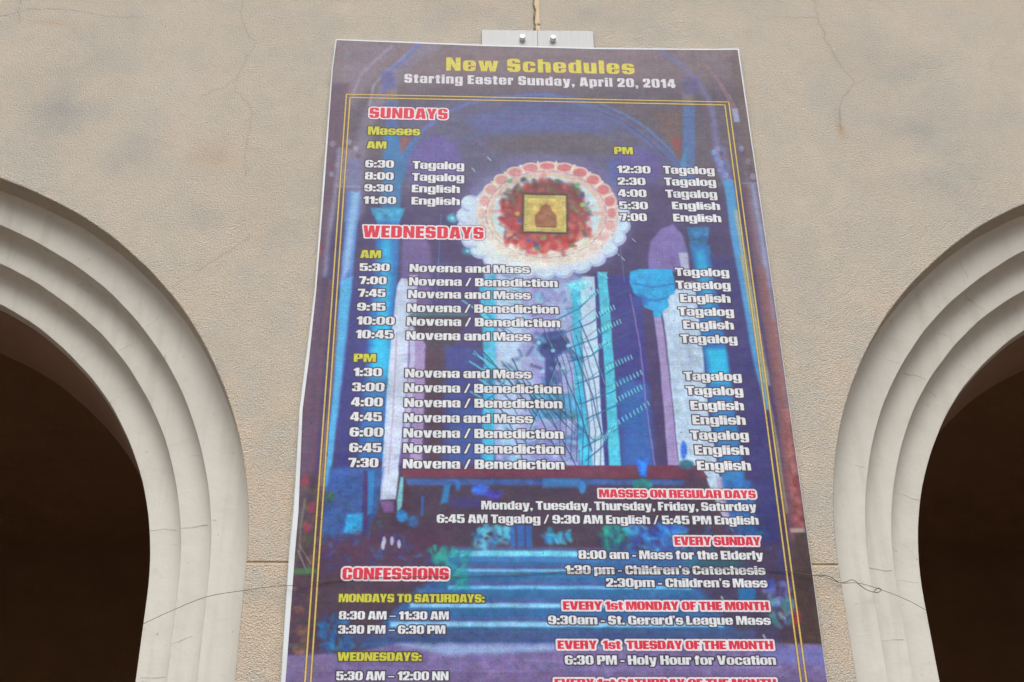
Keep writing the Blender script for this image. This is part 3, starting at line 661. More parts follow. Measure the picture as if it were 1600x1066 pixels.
[2,[1213,3277,1332,3276,1330,3335,1211,3336],[[40,150,190],[110,200,200],[60,120,200]],14.9,0.85,[26,90]],
[2,[1493,3242,1634,3241,1626,3366,1492,3367],[[24,140,140],[30,160,150],[60,70,120]],18.0,0.8,[60,90]],
[2,[1604,3241,1876,3239,1835,3372,1610,3379],[[60,130,215],[90,180,225],[48,90,190],[70,60,120]],18.0,0.8,[130,60]],
[2,[1906,3239,2270,3237,2254,3369,1894,3371],[[50,100,160],[60,60,120],[84,60,90],[46,130,150]],15.1,0.5,[60,90]],
[0,[2142,3435,2130,3442,2097,3449,2048,3453,1991,3455,1934,3454,1887,3450,1855,3444,1844,3436,1856,3429,1889,3422,1938,3418,1995,3416,2052,3417,2100,3421,2131,3427],[30,100,110],14.9,0.6,0],
[0,[2093,3557,2173,3556,2165,3626,2093,3620],[40,110,170],11.8,0.8,0.0],
[2,[2222,3515,2332,3514,2316,3641,2216,3641],[[60,80,180],[90,90,180],[130,120,180]],14.8,0.75,[50,90]],
[2,[2211,3610,2329,3609,2314,3734,2226,3734],[[100,140,150],[170,180,195],[60,110,110],[70,80,150]],14.7,0.8,[40,90]],
[0,[2361,3703,2358,3719,2353,3733,2347,3743,2341,3746,2336,3743,2332,3733,2331,3719,2332,3703,2335,3686,2340,3672,2346,3663,2352,3659,2357,3663,2361,3672,2362,3686],[170,46,62],8.8,0.85,0],
[1,[2015,3604,2029,3639],[190,186,210],4.4,0.8,8.8],
[1,[2185,3789,2198,3823],[190,186,210],4.3,0.8,8.7],
[0,[16,3886,323,3880,546,3829,2490,3828,2493,4387,1,4382],[124,102,152],8.4,0.97,0.08],
[0,[546,3835,1225,3834,1624,3848,772,3885],[150,160,208],17.0,0.85,0.0],
[0,[45,3895,268,3895,274,4009,39,4009],[126,100,140],22.2,0.7,0.0],
[0,[2170,3847,2458,3846,2461,3930,2163,3901],[118,112,180],17.3,0.7,0.0],
[1,[258,3920,593,3924],[104,82,130],7.0,0.5,4.8],
[1,[1007,3951,1164,3957],[140,126,182],7.0,0.5,5.0],
[1,[916,3956,1149,3960],[150,120,170],7.0,0.5,9.4],
[1,[2150,3924,2450,3929],[110,100,165],7.2,0.5,6.4],
[1,[84,4017,277,4017],[104,82,130],6.9,0.5,10.3],
[1,[1336,3950,1668,3947],[140,126,182],7.1,0.5,9.2],
[1,[880,3900,1179,3908],[150,120,170],7.1,0.5,5.7],
[1,[1435,3927,1759,3932],[110,100,165],7.1,0.5,5.8],
[1,[1868,3974,2175,3980],[104,82,130],7.1,0.5,7.3],
[1,[1710,4003,1852,4010],[140,126,182],7.1,0.5,7.0],
[1,[1108,3907,1419,3907],[150,120,170],7.1,0.5,10.4],
[1,[667,3963,890,3967],[110,100,165],7.0,0.5,5.6],
[1,[463,3987,784,3990],[104,82,130],7.0,0.5,10.6],
[1,[518,4001,677,4009],[140,126,182],6.9,0.5,8.5],
[1,[1380,4016,1714,4022],[150,120,170],7.0,0.5,4.6],
[1,[869,3899,1036,3899],[110,100,165],7.0,0.5,10.3],
[1,[346,3928,596,3935],[104,82,130],7.0,0.5,10.9],
[1,[1606,3915,1875,3920],[140,126,182],7.1,0.5,4.6],
[1,[1543,3936,1824,3941],[150,120,170],7.1,0.5,9.0],
[1,[1201,3961,1369,3964],[110,100,165],7.0,0.5,5.1],
[1,[1110,3959,1440,3960],[104,82,130],7.0,0.5,4.4],
[1,[1213,3915,1536,3916],[140,126,182],7.1,0.5,6.9],
[1,[2046,3939,2260,3939],[150,120,170],7.1,0.5,7.7],
[1,[276,3961,644,3964],[110,100,165],7.0,0.5,9.4],
[1,[2122,3998,2447,4004],[104,82,130],7.1,0.5,10.1],
[1,[620,3952,828,3952],[140,126,182],7.0,0.5,8.2],
[0,[22,3962,2471,3960,2453,4654,22,4645],[112,88,130],38.2,0.5,0.0],
[1,[965,984,983,1007],[210,215,235],3.2,0.8,5.0],
[1,[877,1065,894,1088],[210,215,235],3.2,0.8,4.9],
[1,[1735,1541,1751,1562],[210,215,235],3.1,0.8,4.8],
[1,[1644,1637,1660,1658],[210,215,235],3.1,0.8,4.8],
[1,[1670,1667,1685,1688],[210,215,235],3.1,0.8,4.8],
[1,[1542,1766,1558,1787],[210,215,235],3.0,0.8,4.7],
[1,[1575,1786,1591,1807],[210,215,235],3.0,0.8,4.7],
[1,[2017,1210,2033,1233],[210,215,235],3.2,0.8,5.0],
[0,[805,1419,802,1431,796,1441,786,1447,774,1450,762,1448,752,1442,745,1432,743,1420,745,1408,752,1398,762,1391,774,1388,785,1391,795,1397,802,1407],[60,140,170],13.7,0.8,0.4],
[0,[784,1419,783,1424,781,1429,778,1431,774,1433,770,1432,767,1429,764,1425,763,1420,764,1414,766,1410,770,1407,774,1406,778,1407,781,1410,783,1414],[140,220,230],5.1,0.9,0],
[0,[887,1638,885,1649,878,1659,868,1666,856,1668,845,1666,835,1660,828,1650,826,1639,828,1628,835,1618,845,1611,856,1609,868,1611,878,1617,885,1627],[60,140,170],13.5,0.8,0.4],
[0,[867,1638,866,1643,864,1647,860,1650,856,1651,853,1650,849,1648,847,1644,846,1639,847,1634,849,1630,853,1627,856,1626,860,1627,864,1629,866,1633],[140,220,230],5.1,0.9,0],
[0,[1752,1396,1704,1564,1593,1705,1435,1799,1254,1833,1075,1805,924,1717,821,1580,784,1415,820,1243,926,1093,1088,989,1279,949,1469,980,1626,1078,1725,1224],[120,104,160],48.4,0.55,0],
[0,[1732,1453,1726,1476,1712,1497,1692,1510,1670,1515,1647,1511,1629,1498,1617,1479,1614,1455,1620,1431,1634,1411,1654,1397,1677,1392,1699,1396,1717,1410,1729,1429],[176,172,216],4.8,0.97,0],
[0,[1719,1444,1714,1463,1702,1479,1686,1490,1667,1494,1649,1490,1634,1480,1624,1465,1622,1446,1626,1428,1638,1412,1654,1401,1673,1397,1691,1400,1707,1410,1716,1426],[206,206,236],6.9,0.9,0],
[0,[1705,1535,1699,1558,1685,1578,1666,1591,1643,1596,1621,1592,1603,1579,1591,1560,1588,1537,1594,1513,1608,1493,1627,1480,1650,1475,1672,1479,1691,1492,1702,1511],[176,172,216],4.8,0.97,0],
[0,[1692,1526,1687,1545,1676,1560,1660,1571,1641,1575,1623,1571,1608,1561,1598,1546,1595,1528,1600,1510,1611,1494,1628,1483,1646,1479,1665,1482,1680,1492,1689,1508],[206,206,236],6.9,0.9,0],
[0,[1656,1609,1651,1632,1637,1652,1617,1665,1595,1670,1573,1666,1555,1653,1543,1634,1540,1611,1546,1588,1559,1568,1579,1555,1601,1550,1624,1554,1642,1567,1653,1586],[176,172,216],4.8,0.97,0],
[0,[1643,1601,1639,1619,1627,1634,1611,1645,1593,1649,1575,1646,1560,1636,1550,1621,1547,1602,1552,1584,1563,1569,1579,1558,1598,1554,1616,1557,1631,1567,1641,1583],[206,206,236],6.8,0.9,0],
[0,[1589,1672,1583,1695,1570,1715,1551,1728,1528,1733,1507,1729,1488,1716,1477,1697,1473,1674,1479,1651,1492,1632,1512,1619,1534,1614,1556,1618,1574,1630,1586,1650],[176,172,216],4.8,0.97,0],
[0,[1576,1664,1571,1682,1560,1697,1544,1708,1526,1712,1508,1708,1493,1699,1483,1684,1481,1666,1485,1648,1496,1632,1512,1622,1531,1618,1549,1621,1564,1631,1573,1646],[206,206,236],6.8,0.9,0],
[0,[1507,1721,1502,1744,1488,1763,1469,1776,1447,1781,1425,1777,1407,1764,1395,1746,1392,1723,1397,1700,1410,1681,1430,1668,1452,1663,1474,1667,1492,1679,1504,1698],[176,172,216],4.7,0.97,0],
[0,[1494,1713,1489,1731,1479,1746,1463,1756,1445,1760,1427,1757,1412,1747,1402,1732,1399,1714,1403,1697,1414,1681,1430,1671,1448,1667,1467,1670,1481,1680,1491,1695],[206,206,236],6.8,0.9,0],
[0,[1415,1753,1410,1775,1397,1794,1378,1807,1356,1812,1334,1808,1316,1796,1304,1777,1300,1755,1305,1732,1319,1713,1338,1699,1360,1695,1382,1699,1400,1711,1412,1730],[176,172,216],4.7,0.97,0],
[0,[1402,1744,1398,1762,1387,1777,1371,1788,1353,1791,1335,1788,1320,1778,1310,1764,1307,1746,1312,1728,1322,1713,1338,1703,1356,1699,1374,1702,1389,1712,1399,1727],[206,206,236],6.8,0.9,0],
[0,[1318,1766,1313,1788,1300,1807,1281,1820,1259,1825,1237,1821,1219,1809,1207,1790,1204,1768,1209,1745,1221,1726,1240,1712,1263,1708,1284,1712,1303,1724,1314,1743],[176,172,216],4.7,0.97,0],
[0,[1305,1757,1301,1775,1290,1790,1274,1800,1256,1804,1239,1801,1224,1791,1214,1777,1211,1759,1215,1741,1225,1726,1241,1716,1259,1712,1277,1715,1292,1725,1302,1740],[206,206,236],6.7,0.9,0],
[0,[1221,1759,1216,1782,1204,1801,1185,1814,1163,1819,1141,1815,1123,1802,1111,1784,1107,1761,1112,1739,1125,1719,1143,1706,1166,1701,1187,1705,1206,1718,1218,1737],[176,172,216],4.7,0.97,0],
[0,[1208,1751,1204,1769,1194,1784,1178,1794,1160,1798,1142,1795,1127,1785,1117,1770,1114,1753,1118,1735,1128,1720,1144,1709,1162,1706,1180,1709,1195,1719,1205,1733],[206,206,236],6.7,0.9,0],
[0,[1130,1734,1125,1757,1113,1776,1094,1789,1072,1794,1050,1790,1032,1777,1020,1758,1016,1736,1020,1713,1033,1694,1052,1681,1074,1676,1096,1680,1114,1693,1126,1712],[176,172,216],4.7,0.97,0],
[0,[1117,1726,1113,1744,1103,1759,1087,1769,1069,1773,1051,1770,1036,1760,1026,1745,1023,1727,1026,1710,1037,1694,1052,1684,1070,1680,1089,1683,1104,1693,1114,1708],[206,206,236],6.7,0.9,0],
[0,[1050,1691,1045,1714,1032,1733,1014,1746,992,1751,970,1747,952,1735,939,1716,935,1693,939,1670,952,1651,971,1638,993,1633,1015,1637,1033,1649,1046,1669],[176,172,216],4.7,0.97,0],
[0,[1036,1683,1032,1701,1022,1716,1007,1726,989,1730,971,1727,955,1717,945,1702,942,1685,945,1667,956,1651,971,1641,989,1637,1007,1640,1023,1650,1033,1665],[206,206,236],6.7,0.9,0],
[0,[984,1633,979,1656,967,1675,948,1689,926,1693,904,1689,886,1677,873,1658,869,1635,873,1612,886,1592,904,1579,927,1574,949,1578,967,1591,980,1610],[176,172,216],4.7,0.97,0],
[0,[970,1625,967,1643,956,1658,941,1668,923,1672,905,1669,889,1659,879,1644,876,1626,879,1608,890,1593,905,1582,923,1578,941,1582,957,1592,967,1607],[206,206,236],6.8,0.9,0],
[0,[937,1562,932,1585,920,1605,901,1618,879,1623,857,1619,838,1607,826,1587,821,1564,826,1541,838,1521,857,1508,879,1503,901,1507,920,1520,933,1539],[176,172,216],4.8,0.97,0],
[0,[923,1554,920,1572,909,1588,894,1598,876,1602,858,1599,842,1589,832,1574,828,1556,832,1537,842,1522,857,1511,876,1507,894,1510,909,1521,920,1536],[206,206,236],6.8,0.9,0],
[0,[912,1483,907,1506,895,1526,876,1540,854,1545,831,1541,813,1528,800,1508,795,1485,800,1462,812,1442,831,1428,853,1423,876,1427,895,1440,907,1460],[176,172,216],4.8,0.97,0],
[0,[898,1475,894,1493,884,1509,868,1519,850,1523,832,1520,816,1510,806,1495,802,1476,806,1458,816,1442,832,1431,850,1427,868,1431,884,1441,894,1456],[206,206,236],6.8,0.9,0],
[0,[910,1400,905,1423,893,1443,874,1457,851,1462,829,1458,810,1445,797,1425,793,1402,797,1378,810,1358,829,1344,851,1339,874,1343,893,1356,905,1376],[176,172,216],4.8,0.97,0],
[0,[896,1391,892,1410,882,1426,866,1436,848,1440,830,1437,814,1427,803,1411,800,1393,803,1374,814,1358,829,1347,848,1343,866,1347,882,1357,892,1372],[206,206,236],6.9,0.9,0],
[0,[932,1317,927,1341,915,1361,895,1375,873,1380,851,1376,832,1363,819,1343,814,1319,819,1295,831,1274,850,1260,873,1255,896,1259,915,1273,928,1293],[176,172,216],4.8,0.97,0],
[0,[918,1308,914,1327,904,1343,888,1354,870,1358,851,1355,835,1344,825,1329,821,1310,825,1291,835,1275,851,1264,870,1260,888,1263,904,1273,914,1289],[206,206,236],6.9,0.9,0],
[0,[967,1239,963,1260,952,1278,936,1290,918,1294,899,1291,884,1279,873,1262,869,1241,873,1220,884,1203,899,1190,918,1186,937,1190,953,1201,963,1219],[132,118,172],13.9,0.5,0],
[0,[1033,1172,1029,1193,1018,1211,1002,1223,983,1228,965,1224,949,1212,938,1195,935,1174,939,1153,949,1135,965,1123,984,1118,1003,1122,1019,1133,1029,1151],[132,118,172],14.0,0.5,0],
[0,[1116,1119,1112,1140,1101,1158,1085,1171,1066,1175,1047,1171,1031,1160,1021,1142,1017,1121,1021,1100,1032,1082,1048,1069,1067,1065,1086,1069,1102,1080,1112,1098],[132,118,172],14.1,0.5,0],
[0,[1211,1084,1207,1105,1196,1124,1180,1136,1161,1141,1142,1137,1126,1125,1116,1107,1112,1086,1116,1065,1127,1047,1144,1034,1163,1030,1182,1033,1198,1045,1208,1063],[132,118,172],14.1,0.5,0],
[0,[1313,1069,1308,1091,1297,1109,1281,1121,1262,1126,1243,1122,1227,1111,1217,1093,1214,1072,1218,1050,1229,1032,1246,1019,1265,1015,1284,1019,1299,1030,1310,1048],[132,118,172],14.2,0.5,0],
[0,[1414,1076,1410,1097,1398,1116,1382,1128,1363,1133,1344,1129,1329,1117,1318,1099,1315,1078,1320,1057,1331,1039,1348,1026,1367,1021,1386,1025,1401,1037,1411,1055],[132,118,172],14.2,0.5,0],
[0,[1510,1103,1505,1125,1494,1143,1477,1155,1458,1160,1439,1156,1424,1144,1414,1127,1411,1106,1415,1084,1427,1066,1443,1054,1463,1049,1481,1053,1497,1064,1507,1082],[132,118,172],14.2,0.5,0],
[0,[1593,1150,1588,1171,1576,1189,1560,1201,1541,1206,1522,1202,1507,1191,1497,1173,1494,1152,1499,1131,1510,1113,1527,1100,1546,1096,1565,1099,1580,1111,1590,1129],[132,118,172],14.1,0.5,0],
[0,[1659,1212,1654,1233,1642,1251,1626,1263,1607,1268,1588,1264,1573,1253,1563,1235,1560,1215,1565,1193,1577,1175,1593,1163,1612,1159,1631,1162,1646,1174,1656,1192],[132,118,172],14.1,0.5,0],
[0,[1703,1287,1698,1308,1687,1325,1670,1337,1651,1342,1633,1338,1618,1327,1608,1310,1605,1289,1610,1268,1622,1250,1638,1238,1657,1234,1676,1237,1691,1249,1701,1266],[132,118,172],14.0,0.5,0],
[0,[1735,1369,1729,1393,1715,1413,1695,1427,1672,1432,1650,1428,1632,1415,1620,1395,1617,1371,1623,1347,1636,1326,1657,1312,1680,1307,1702,1311,1720,1325,1732,1345],[176,172,216],4.9,0.97,0],
[0,[1722,1360,1717,1379,1705,1395,1689,1406,1670,1410,1652,1406,1637,1396,1627,1381,1624,1362,1629,1343,1640,1327,1657,1316,1676,1312,1694,1315,1710,1325,1719,1341],[206,206,236],7.0,0.9,0],
[0,[1680,1424,1641,1561,1545,1677,1409,1755,1252,1783,1097,1760,966,1687,877,1576,846,1440,877,1300,969,1178,1108,1094,1272,1061,1435,1086,1571,1165,1656,1284],[206,198,226],10.3,0.9,0],
[0,[1677,1370,1639,1509,1550,1626,1423,1704,1277,1733,1133,1709,1011,1636,930,1523,901,1386,931,1245,1017,1122,1146,1037,1299,1005,1450,1030,1576,1110,1655,1230],[216,170,188],6.9,0.97,0],
[0,[1481,1541,1455,1621,1389,1688,1294,1734,1182,1751,1072,1738,978,1696,916,1631,894,1552,916,1472,981,1402,1077,1354,1192,1336,1305,1350,1401,1394,1462,1461],[232,216,228],41.0,0.8,0],
[0,[1566,1626,1546,1659,1493,1687,1416,1707,1325,1715,1234,1710,1158,1693,1107,1667,1090,1634,1109,1601,1161,1572,1239,1552,1331,1544,1422,1549,1499,1566,1550,1593],[236,206,216],27.2,0.8,0],
[0,[1670,1366,1666,1384,1658,1399,1646,1410,1632,1413,1619,1410,1609,1400,1602,1385,1600,1368,1604,1350,1612,1334,1624,1324,1638,1320,1651,1323,1662,1333,1668,1348],[224,179,180],3.5,0.95,0],
[0,[1659,1366,1657,1380,1651,1391,1643,1399,1633,1401,1624,1399,1616,1392,1612,1381,1611,1367,1613,1354,1619,1343,1627,1335,1637,1332,1646,1334,1654,1342,1658,1353],[208,128,142],5.2,0.95,0],
[0,[1657,1450,1653,1468,1644,1483,1631,1493,1616,1496,1602,1493,1590,1484,1582,1469,1580,1451,1584,1434,1593,1419,1606,1409,1621,1405,1636,1408,1648,1418,1655,1432],[227,188,189],3.5,0.95,0],
[0,[1647,1450,1644,1463,1637,1474,1628,1482,1617,1485,1606,1482,1597,1475,1592,1464,1591,1451,1593,1438,1600,1427,1609,1420,1620,1417,1631,1419,1640,1426,1645,1437],[213,149,159],5.2,0.95,0],
[0,[1622,1528,1618,1545,1608,1559,1594,1569,1577,1572,1561,1569,1548,1560,1540,1546,1538,1529,1542,1512,1551,1498,1566,1488,1582,1484,1598,1487,1611,1496,1619,1511],[229,196,199],3.4,0.95,0],
[0,[1611,1528,1608,1540,1601,1551,1590,1558,1578,1561,1566,1558,1556,1552,1550,1541,1548,1529,1551,1517,1559,1506,1569,1499,1581,1496,1593,1498,1603,1505,1609,1515],[218,168,176],5.2,0.95,0],
[0,[1566,1594,1562,1610,1552,1624,1537,1633,1519,1637,1502,1634,1488,1625,1479,1612,1476,1596,1480,1579,1491,1566,1506,1556,1523,1553,1541,1556,1555,1564,1564,1578],[231,203,206],3.4,0.95,0],
[0,[1555,1594,1552,1606,1544,1616,1533,1623,1520,1625,1507,1623,1496,1617,1489,1607,1487,1595,1490,1584,1498,1574,1510,1567,1523,1564,1536,1567,1547,1573,1553,1583],[222,185,190],5.1,0.95,0],
[0,[1495,1645,1491,1660,1480,1673,1464,1682,1446,1685,1428,1683,1413,1674,1403,1662,1400,1647,1405,1632,1415,1618,1431,1610,1449,1606,1467,1609,1482,1617,1492,1630],[232,206,210],3.4,0.95,0],
[0,[1484,1645,1481,1656,1472,1665,1461,1671,1447,1674,1433,1672,1421,1666,1414,1657,1412,1647,1415,1636,1423,1627,1435,1620,1449,1618,1463,1620,1474,1626,1482,1635],[224,192,196],5.1,0.95,0],
[0,[1412,1678,1408,1692,1397,1704,1381,1712,1362,1715,1344,1713,1329,1705,1318,1693,1315,1679,1319,1665,1330,1653,1346,1645,1365,1642,1384,1644,1399,1652,1409,1664],[232,206,210],3.4,0.95,0],
[0,[1401,1678,1398,1687,1390,1696,1377,1701,1363,1703,1349,1702,1337,1696,1329,1689,1326,1679,1329,1669,1338,1661,1350,1656,1365,1653,1379,1655,1391,1660,1399,1668],[224,192,196],5.1,0.95,0],
[0,[1324,1690,1320,1703,1309,1714,1293,1721,1274,1724,1255,1722,1240,1715,1229,1704,1226,1691,1230,1678,1241,1667,1257,1659,1276,1657,1295,1659,1310,1666,1321,1677],[232,206,210],3.4,0.95,0],
[0,[1313,1690,1310,1698,1301,1706,1289,1711,1274,1713,1260,1711,1248,1707,1240,1700,1237,1691,1240,1683,1249,1675,1261,1670,1276,1668,1290,1670,1302,1674,1310,1681],[224,192,196],5.1,0.95,0],
[0,[1235,1681,1231,1695,1220,1707,1204,1715,1186,1718,1167,1716,1152,1708,1142,1696,1138,1682,1142,1668,1153,1656,1169,1648,1188,1645,1206,1647,1222,1655,1232,1667],[232,206,210],3.4,0.95,0],
[0,[1224,1681,1221,1690,1213,1699,1200,1704,1186,1706,1172,1705,1160,1700,1152,1692,1149,1682,1152,1673,1161,1664,1173,1659,1187,1657,1202,1658,1214,1663,1222,1671],[224,192,196],5.1,0.95,0],
[0,[1152,1651,1148,1666,1138,1679,1122,1688,1104,1691,1086,1689,1071,1680,1061,1668,1058,1653,1062,1638,1072,1625,1087,1616,1106,1613,1124,1615,1139,1624,1149,1636],[232,206,210],3.4,0.95,0],
[0,[1141,1651,1138,1662,1130,1671,1118,1677,1104,1680,1091,1678,1079,1672,1071,1663,1069,1653,1072,1642,1080,1633,1092,1627,1105,1624,1119,1626,1131,1632,1138,1641],[224,192,196],5.1,0.95,0],
[0,[1079,1603,1076,1619,1066,1633,1051,1642,1034,1646,1017,1643,1003,1634,993,1621,990,1605,993,1588,1003,1575,1018,1565,1035,1562,1052,1565,1067,1573,1076,1587],[232,206,210],3.4,0.95,0],
[0,[1069,1603,1066,1615,1058,1625,1047,1631,1034,1634,1021,1632,1011,1625,1003,1616,1001,1604,1004,1593,1011,1583,1022,1576,1035,1574,1048,1576,1059,1582,1066,1592],[224,192,196],5.1,0.95,0],
[0,[1022,1539,1019,1556,1010,1570,996,1580,980,1583,964,1580,951,1571,942,1557,939,1540,942,1524,951,1509,965,1499,981,1496,997,1499,1011,1508,1019,1522],[232,206,210],3.4,0.95,0],
[0,[1012,1539,1009,1551,1002,1562,992,1569,980,1572,969,1570,959,1563,952,1553,950,1540,952,1528,959,1517,969,1510,981,1507,993,1510,1003,1516,1009,1527],[224,192,196],5.1,0.95,0],
[0,[985,1463,982,1480,974,1495,961,1505,946,1509,932,1506,920,1496,911,1482,908,1464,911,1447,920,1432,932,1422,947,1418,962,1421,974,1431,982,1446],[231,204,208],3.4,0.95,0],
[0,[974,1463,972,1476,966,1487,957,1495,947,1497,936,1495,927,1488,921,1477,919,1464,921,1451,927,1440,936,1433,947,1430,958,1432,966,1439,972,1450],[223,187,192],5.1,0.95,0],
[0,[970,1380,967,1398,959,1413,948,1423,935,1427,922,1424,911,1414,903,1399,901,1382,904,1364,911,1348,922,1338,936,1334,949,1338,960,1347,967,1362],[229,196,199],3.4,0.95,0],
[0,[959,1380,958,1394,952,1405,944,1412,935,1415,926,1413,918,1406,913,1394,911,1381,913,1368,918,1357,926,1349,935,1346,945,1349,953,1356,958,1367],[218,168,176],5.2,0.95,0],
[0,[986,1296,983,1314,975,1329,962,1339,947,1343,933,1340,920,1330,912,1315,909,1297,912,1279,920,1264,933,1254,948,1250,963,1253,975,1263,984,1278],[227,188,190],3.5,0.95,0],
[0,[976,1296,973,1309,967,1320,958,1328,947,1331,937,1329,928,1321,922,1310,920,1297,922,1284,928,1272,937,1265,948,1262,959,1264,968,1272,974,1283],[214,151,161],5.2,0.95,0],
[0,[1026,1215,1023,1233,1013,1248,999,1258,983,1262,967,1259,953,1250,944,1235,941,1217,944,1200,953,1184,967,1174,984,1170,1000,1173,1014,1183,1023,1198],[226,187,188],3.5,0.95,0],
[0,[1015,1216,1012,1229,1005,1240,995,1247,983,1250,971,1248,961,1241,954,1230,951,1217,954,1204,961,1193,971,1185,984,1183,996,1185,1006,1192,1013,1203],[213,147,157],5.2,0.95,0],
[0,[1086,1145,1083,1162,1072,1177,1057,1187,1040,1191,1022,1188,1007,1179,997,1164,994,1147,998,1130,1008,1115,1023,1105,1041,1101,1058,1104,1073,1114,1083,1128],[226,184,185],3.5,0.95,0],
[0,[1075,1146,1072,1158,1065,1168,1053,1176,1040,1178,1026,1176,1015,1170,1008,1159,1005,1147,1008,1135,1016,1124,1027,1117,1040,1114,1054,1116,1065,1123,1073,1133],[211,140,152],5.3,0.95,0],
[0,[1163,1090,1159,1107,1149,1121,1132,1130,1114,1134,1095,1131,1079,1122,1069,1109,1065,1092,1069,1076,1080,1062,1096,1052,1115,1048,1134,1051,1150,1060,1160,1074],[224,180,182],3.5,0.95,0],
[0,[1152,1090,1149,1102,1141,1112,1128,1119,1114,1121,1100,1119,1088,1113,1080,1104,1077,1092,1080,1081,1088,1071,1101,1064,1115,1061,1129,1063,1141,1069,1149,1079],[209,132,145],5.3,0.95,0],
[0,[1252,1054,1248,1070,1236,1083,1220,1092,1200,1096,1181,1093,1165,1085,1154,1072,1150,1057,1155,1041,1166,1028,1183,1019,1202,1015,1222,1018,1238,1026,1249,1039],[223,176,177],3.5,0.95,0],
[0,[1240,1055,1237,1065,1228,1074,1216,1080,1201,1083,1186,1081,1173,1075,1165,1067,1162,1056,1165,1046,1174,1037,1187,1031,1202,1028,1217,1030,1229,1036,1238,1044],[207,122,137],5.3,0.95,0],
[0,[1346,1041,1341,1055,1330,1067,1313,1076,1293,1079,1273,1077,1257,1069,1246,1057,1243,1043,1247,1029,1258,1016,1275,1008,1295,1005,1315,1007,1331,1015,1342,1027],[222,172,172],3.5,0.95,0],
[0,[1334,1041,1331,1050,1322,1058,1309,1064,1293,1066,1278,1065,1266,1060,1257,1052,1254,1043,1258,1034,1267,1025,1280,1020,1295,1018,1310,1019,1323,1024,1331,1032],[204,112,128],5.3,0.95,0],
[0,[1437,1050,1433,1066,1421,1079,1405,1088,1385,1092,1366,1089,1350,1081,1339,1068,1336,1053,1340,1037,1351,1024,1368,1015,1388,1011,1407,1014,1424,1022,1434,1035],[222,172,172],3.6,0.95,0],
[0,[1426,1051,1422,1061,1414,1070,1401,1076,1386,1079,1371,1077,1358,1071,1350,1063,1347,1052,1351,1042,1359,1033,1372,1027,1388,1024,1402,1026,1415,1032,1423,1040],[204,112,128],5.3,0.95,0],
[0,[1521,1082,1516,1099,1505,1113,1489,1122,1470,1126,1451,1123,1436,1114,1425,1101,1422,1084,1427,1068,1438,1054,1454,1044,1473,1040,1492,1043,1508,1052,1518,1066],[222,172,172],3.5,0.95,0],
[0,[1509,1083,1506,1094,1497,1104,1485,1111,1470,1113,1456,1111,1444,1105,1436,1096,1434,1084,1437,1073,1446,1063,1458,1056,1473,1053,1487,1055,1499,1061,1507,1071],[204,112,128],5.3,0.95,0],
[0,[1590,1134,1585,1152,1575,1166,1559,1176,1541,1180,1523,1177,1509,1168,1499,1153,1497,1136,1501,1119,1512,1104,1527,1094,1545,1090,1563,1093,1578,1103,1587,1117],[222,172,172],3.5,0.95,0],
[0,[1578,1135,1575,1147,1567,1158,1555,1165,1542,1168,1528,1165,1517,1159,1510,1148,1508,1136,1511,1124,1519,1113,1531,1106,1545,1103,1558,1105,1569,1112,1576,1122],[204,112,128],5.3,0.95,0],
[0,[1640,1202,1635,1220,1625,1235,1611,1246,1594,1250,1578,1246,1564,1237,1556,1222,1553,1204,1557,1186,1568,1171,1582,1161,1599,1157,1615,1160,1629,1170,1637,1185],[222,172,172],3.5,0.95,0],
[0,[1628,1203,1625,1216,1618,1227,1607,1234,1595,1237,1583,1235,1573,1228,1566,1217,1564,1204,1567,1191,1575,1180,1586,1172,1598,1169,1610,1172,1620,1179,1627,1190],[204,112,128],5.3,0.95,0],
[0,[1667,1282,1663,1300,1653,1315,1640,1325,1625,1329,1610,1326,1598,1316,1591,1301,1589,1283,1592,1265,1602,1250,1615,1239,1630,1235,1645,1239,1657,1249,1665,1264],[222,172,172],3.5,0.95,0],
[0,[1656,1282,1653,1295,1646,1307,1637,1314,1626,1317,1615,1315,1606,1307,1601,1296,1599,1283,1602,1270,1609,1258,1619,1250,1630,1248,1640,1250,1649,1257,1655,1269],[204,112,128],5.3,0.95,0],
[1,[1606,1411,1660,1413],[232,204,204],3.1,0.9,9.0],
[1,[1580,1487,1630,1503],[232,204,204],3.1,0.9,9.0],
[1,[1534,1555,1576,1584],[232,204,204],3.1,0.9,8.9],
[1,[1472,1610,1504,1649],[232,204,204],3.1,0.9,8.9],
[1,[1398,1649,1417,1696],[232,204,204],3.1,0.9,8.8],
[1,[1317,1670,1322,1721],[232,204,204],3.0,0.9,8.8],
[1,[1234,1672,1225,1722],[232,204,204],3.0,0.9,8.8],
[1,[1154,1654,1132,1701],[232,204,204],3.0,0.9,8.8],
[1,[1083,1617,1049,1657],[232,204,204],3.1,0.9,8.8],
[1,[1024,1564,981,1595],[232,204,204],3.1,0.9,8.8],
[1,[983,1498,933,1517],[232,204,204],3.1,0.9,8.9],
[1,[962,1424,907,1428],[232,204,204],3.1,0.9,8.9],
[1,[962,1345,908,1334],[232,204,204],3.1,0.9,9.0],
[1,[985,1268,934,1242],[232,204,204],3.1,0.9,9.0],
[1,[1028,1198,984,1158],[232,204,204],3.2,0.9,9.1],
[1,[1090,1139,1056,1088],[232,204,204],3.2,0.9,9.2],
[1,[1166,1097,1145,1037],[232,204,204],3.2,0.9,9.2],
[1,[1250,1074,1244,1009],[232,204,204],3.2,0.9,9.2],
[1,[1337,1072,1346,1007],[232,204,204],3.2,0.9,9.2],
[1,[1420,1091,1444,1030],[232,204,204],3.2,0.9,9.2],
[1,[1493,1130,1530,1077],[232,204,204],3.2,0.9,9.2],
[1,[1552,1187,1599,1145],[232,204,204],3.2,0.9,9.2],
[1,[1592,1256,1645,1227],[232,204,204],3.2,0.9,9.1],
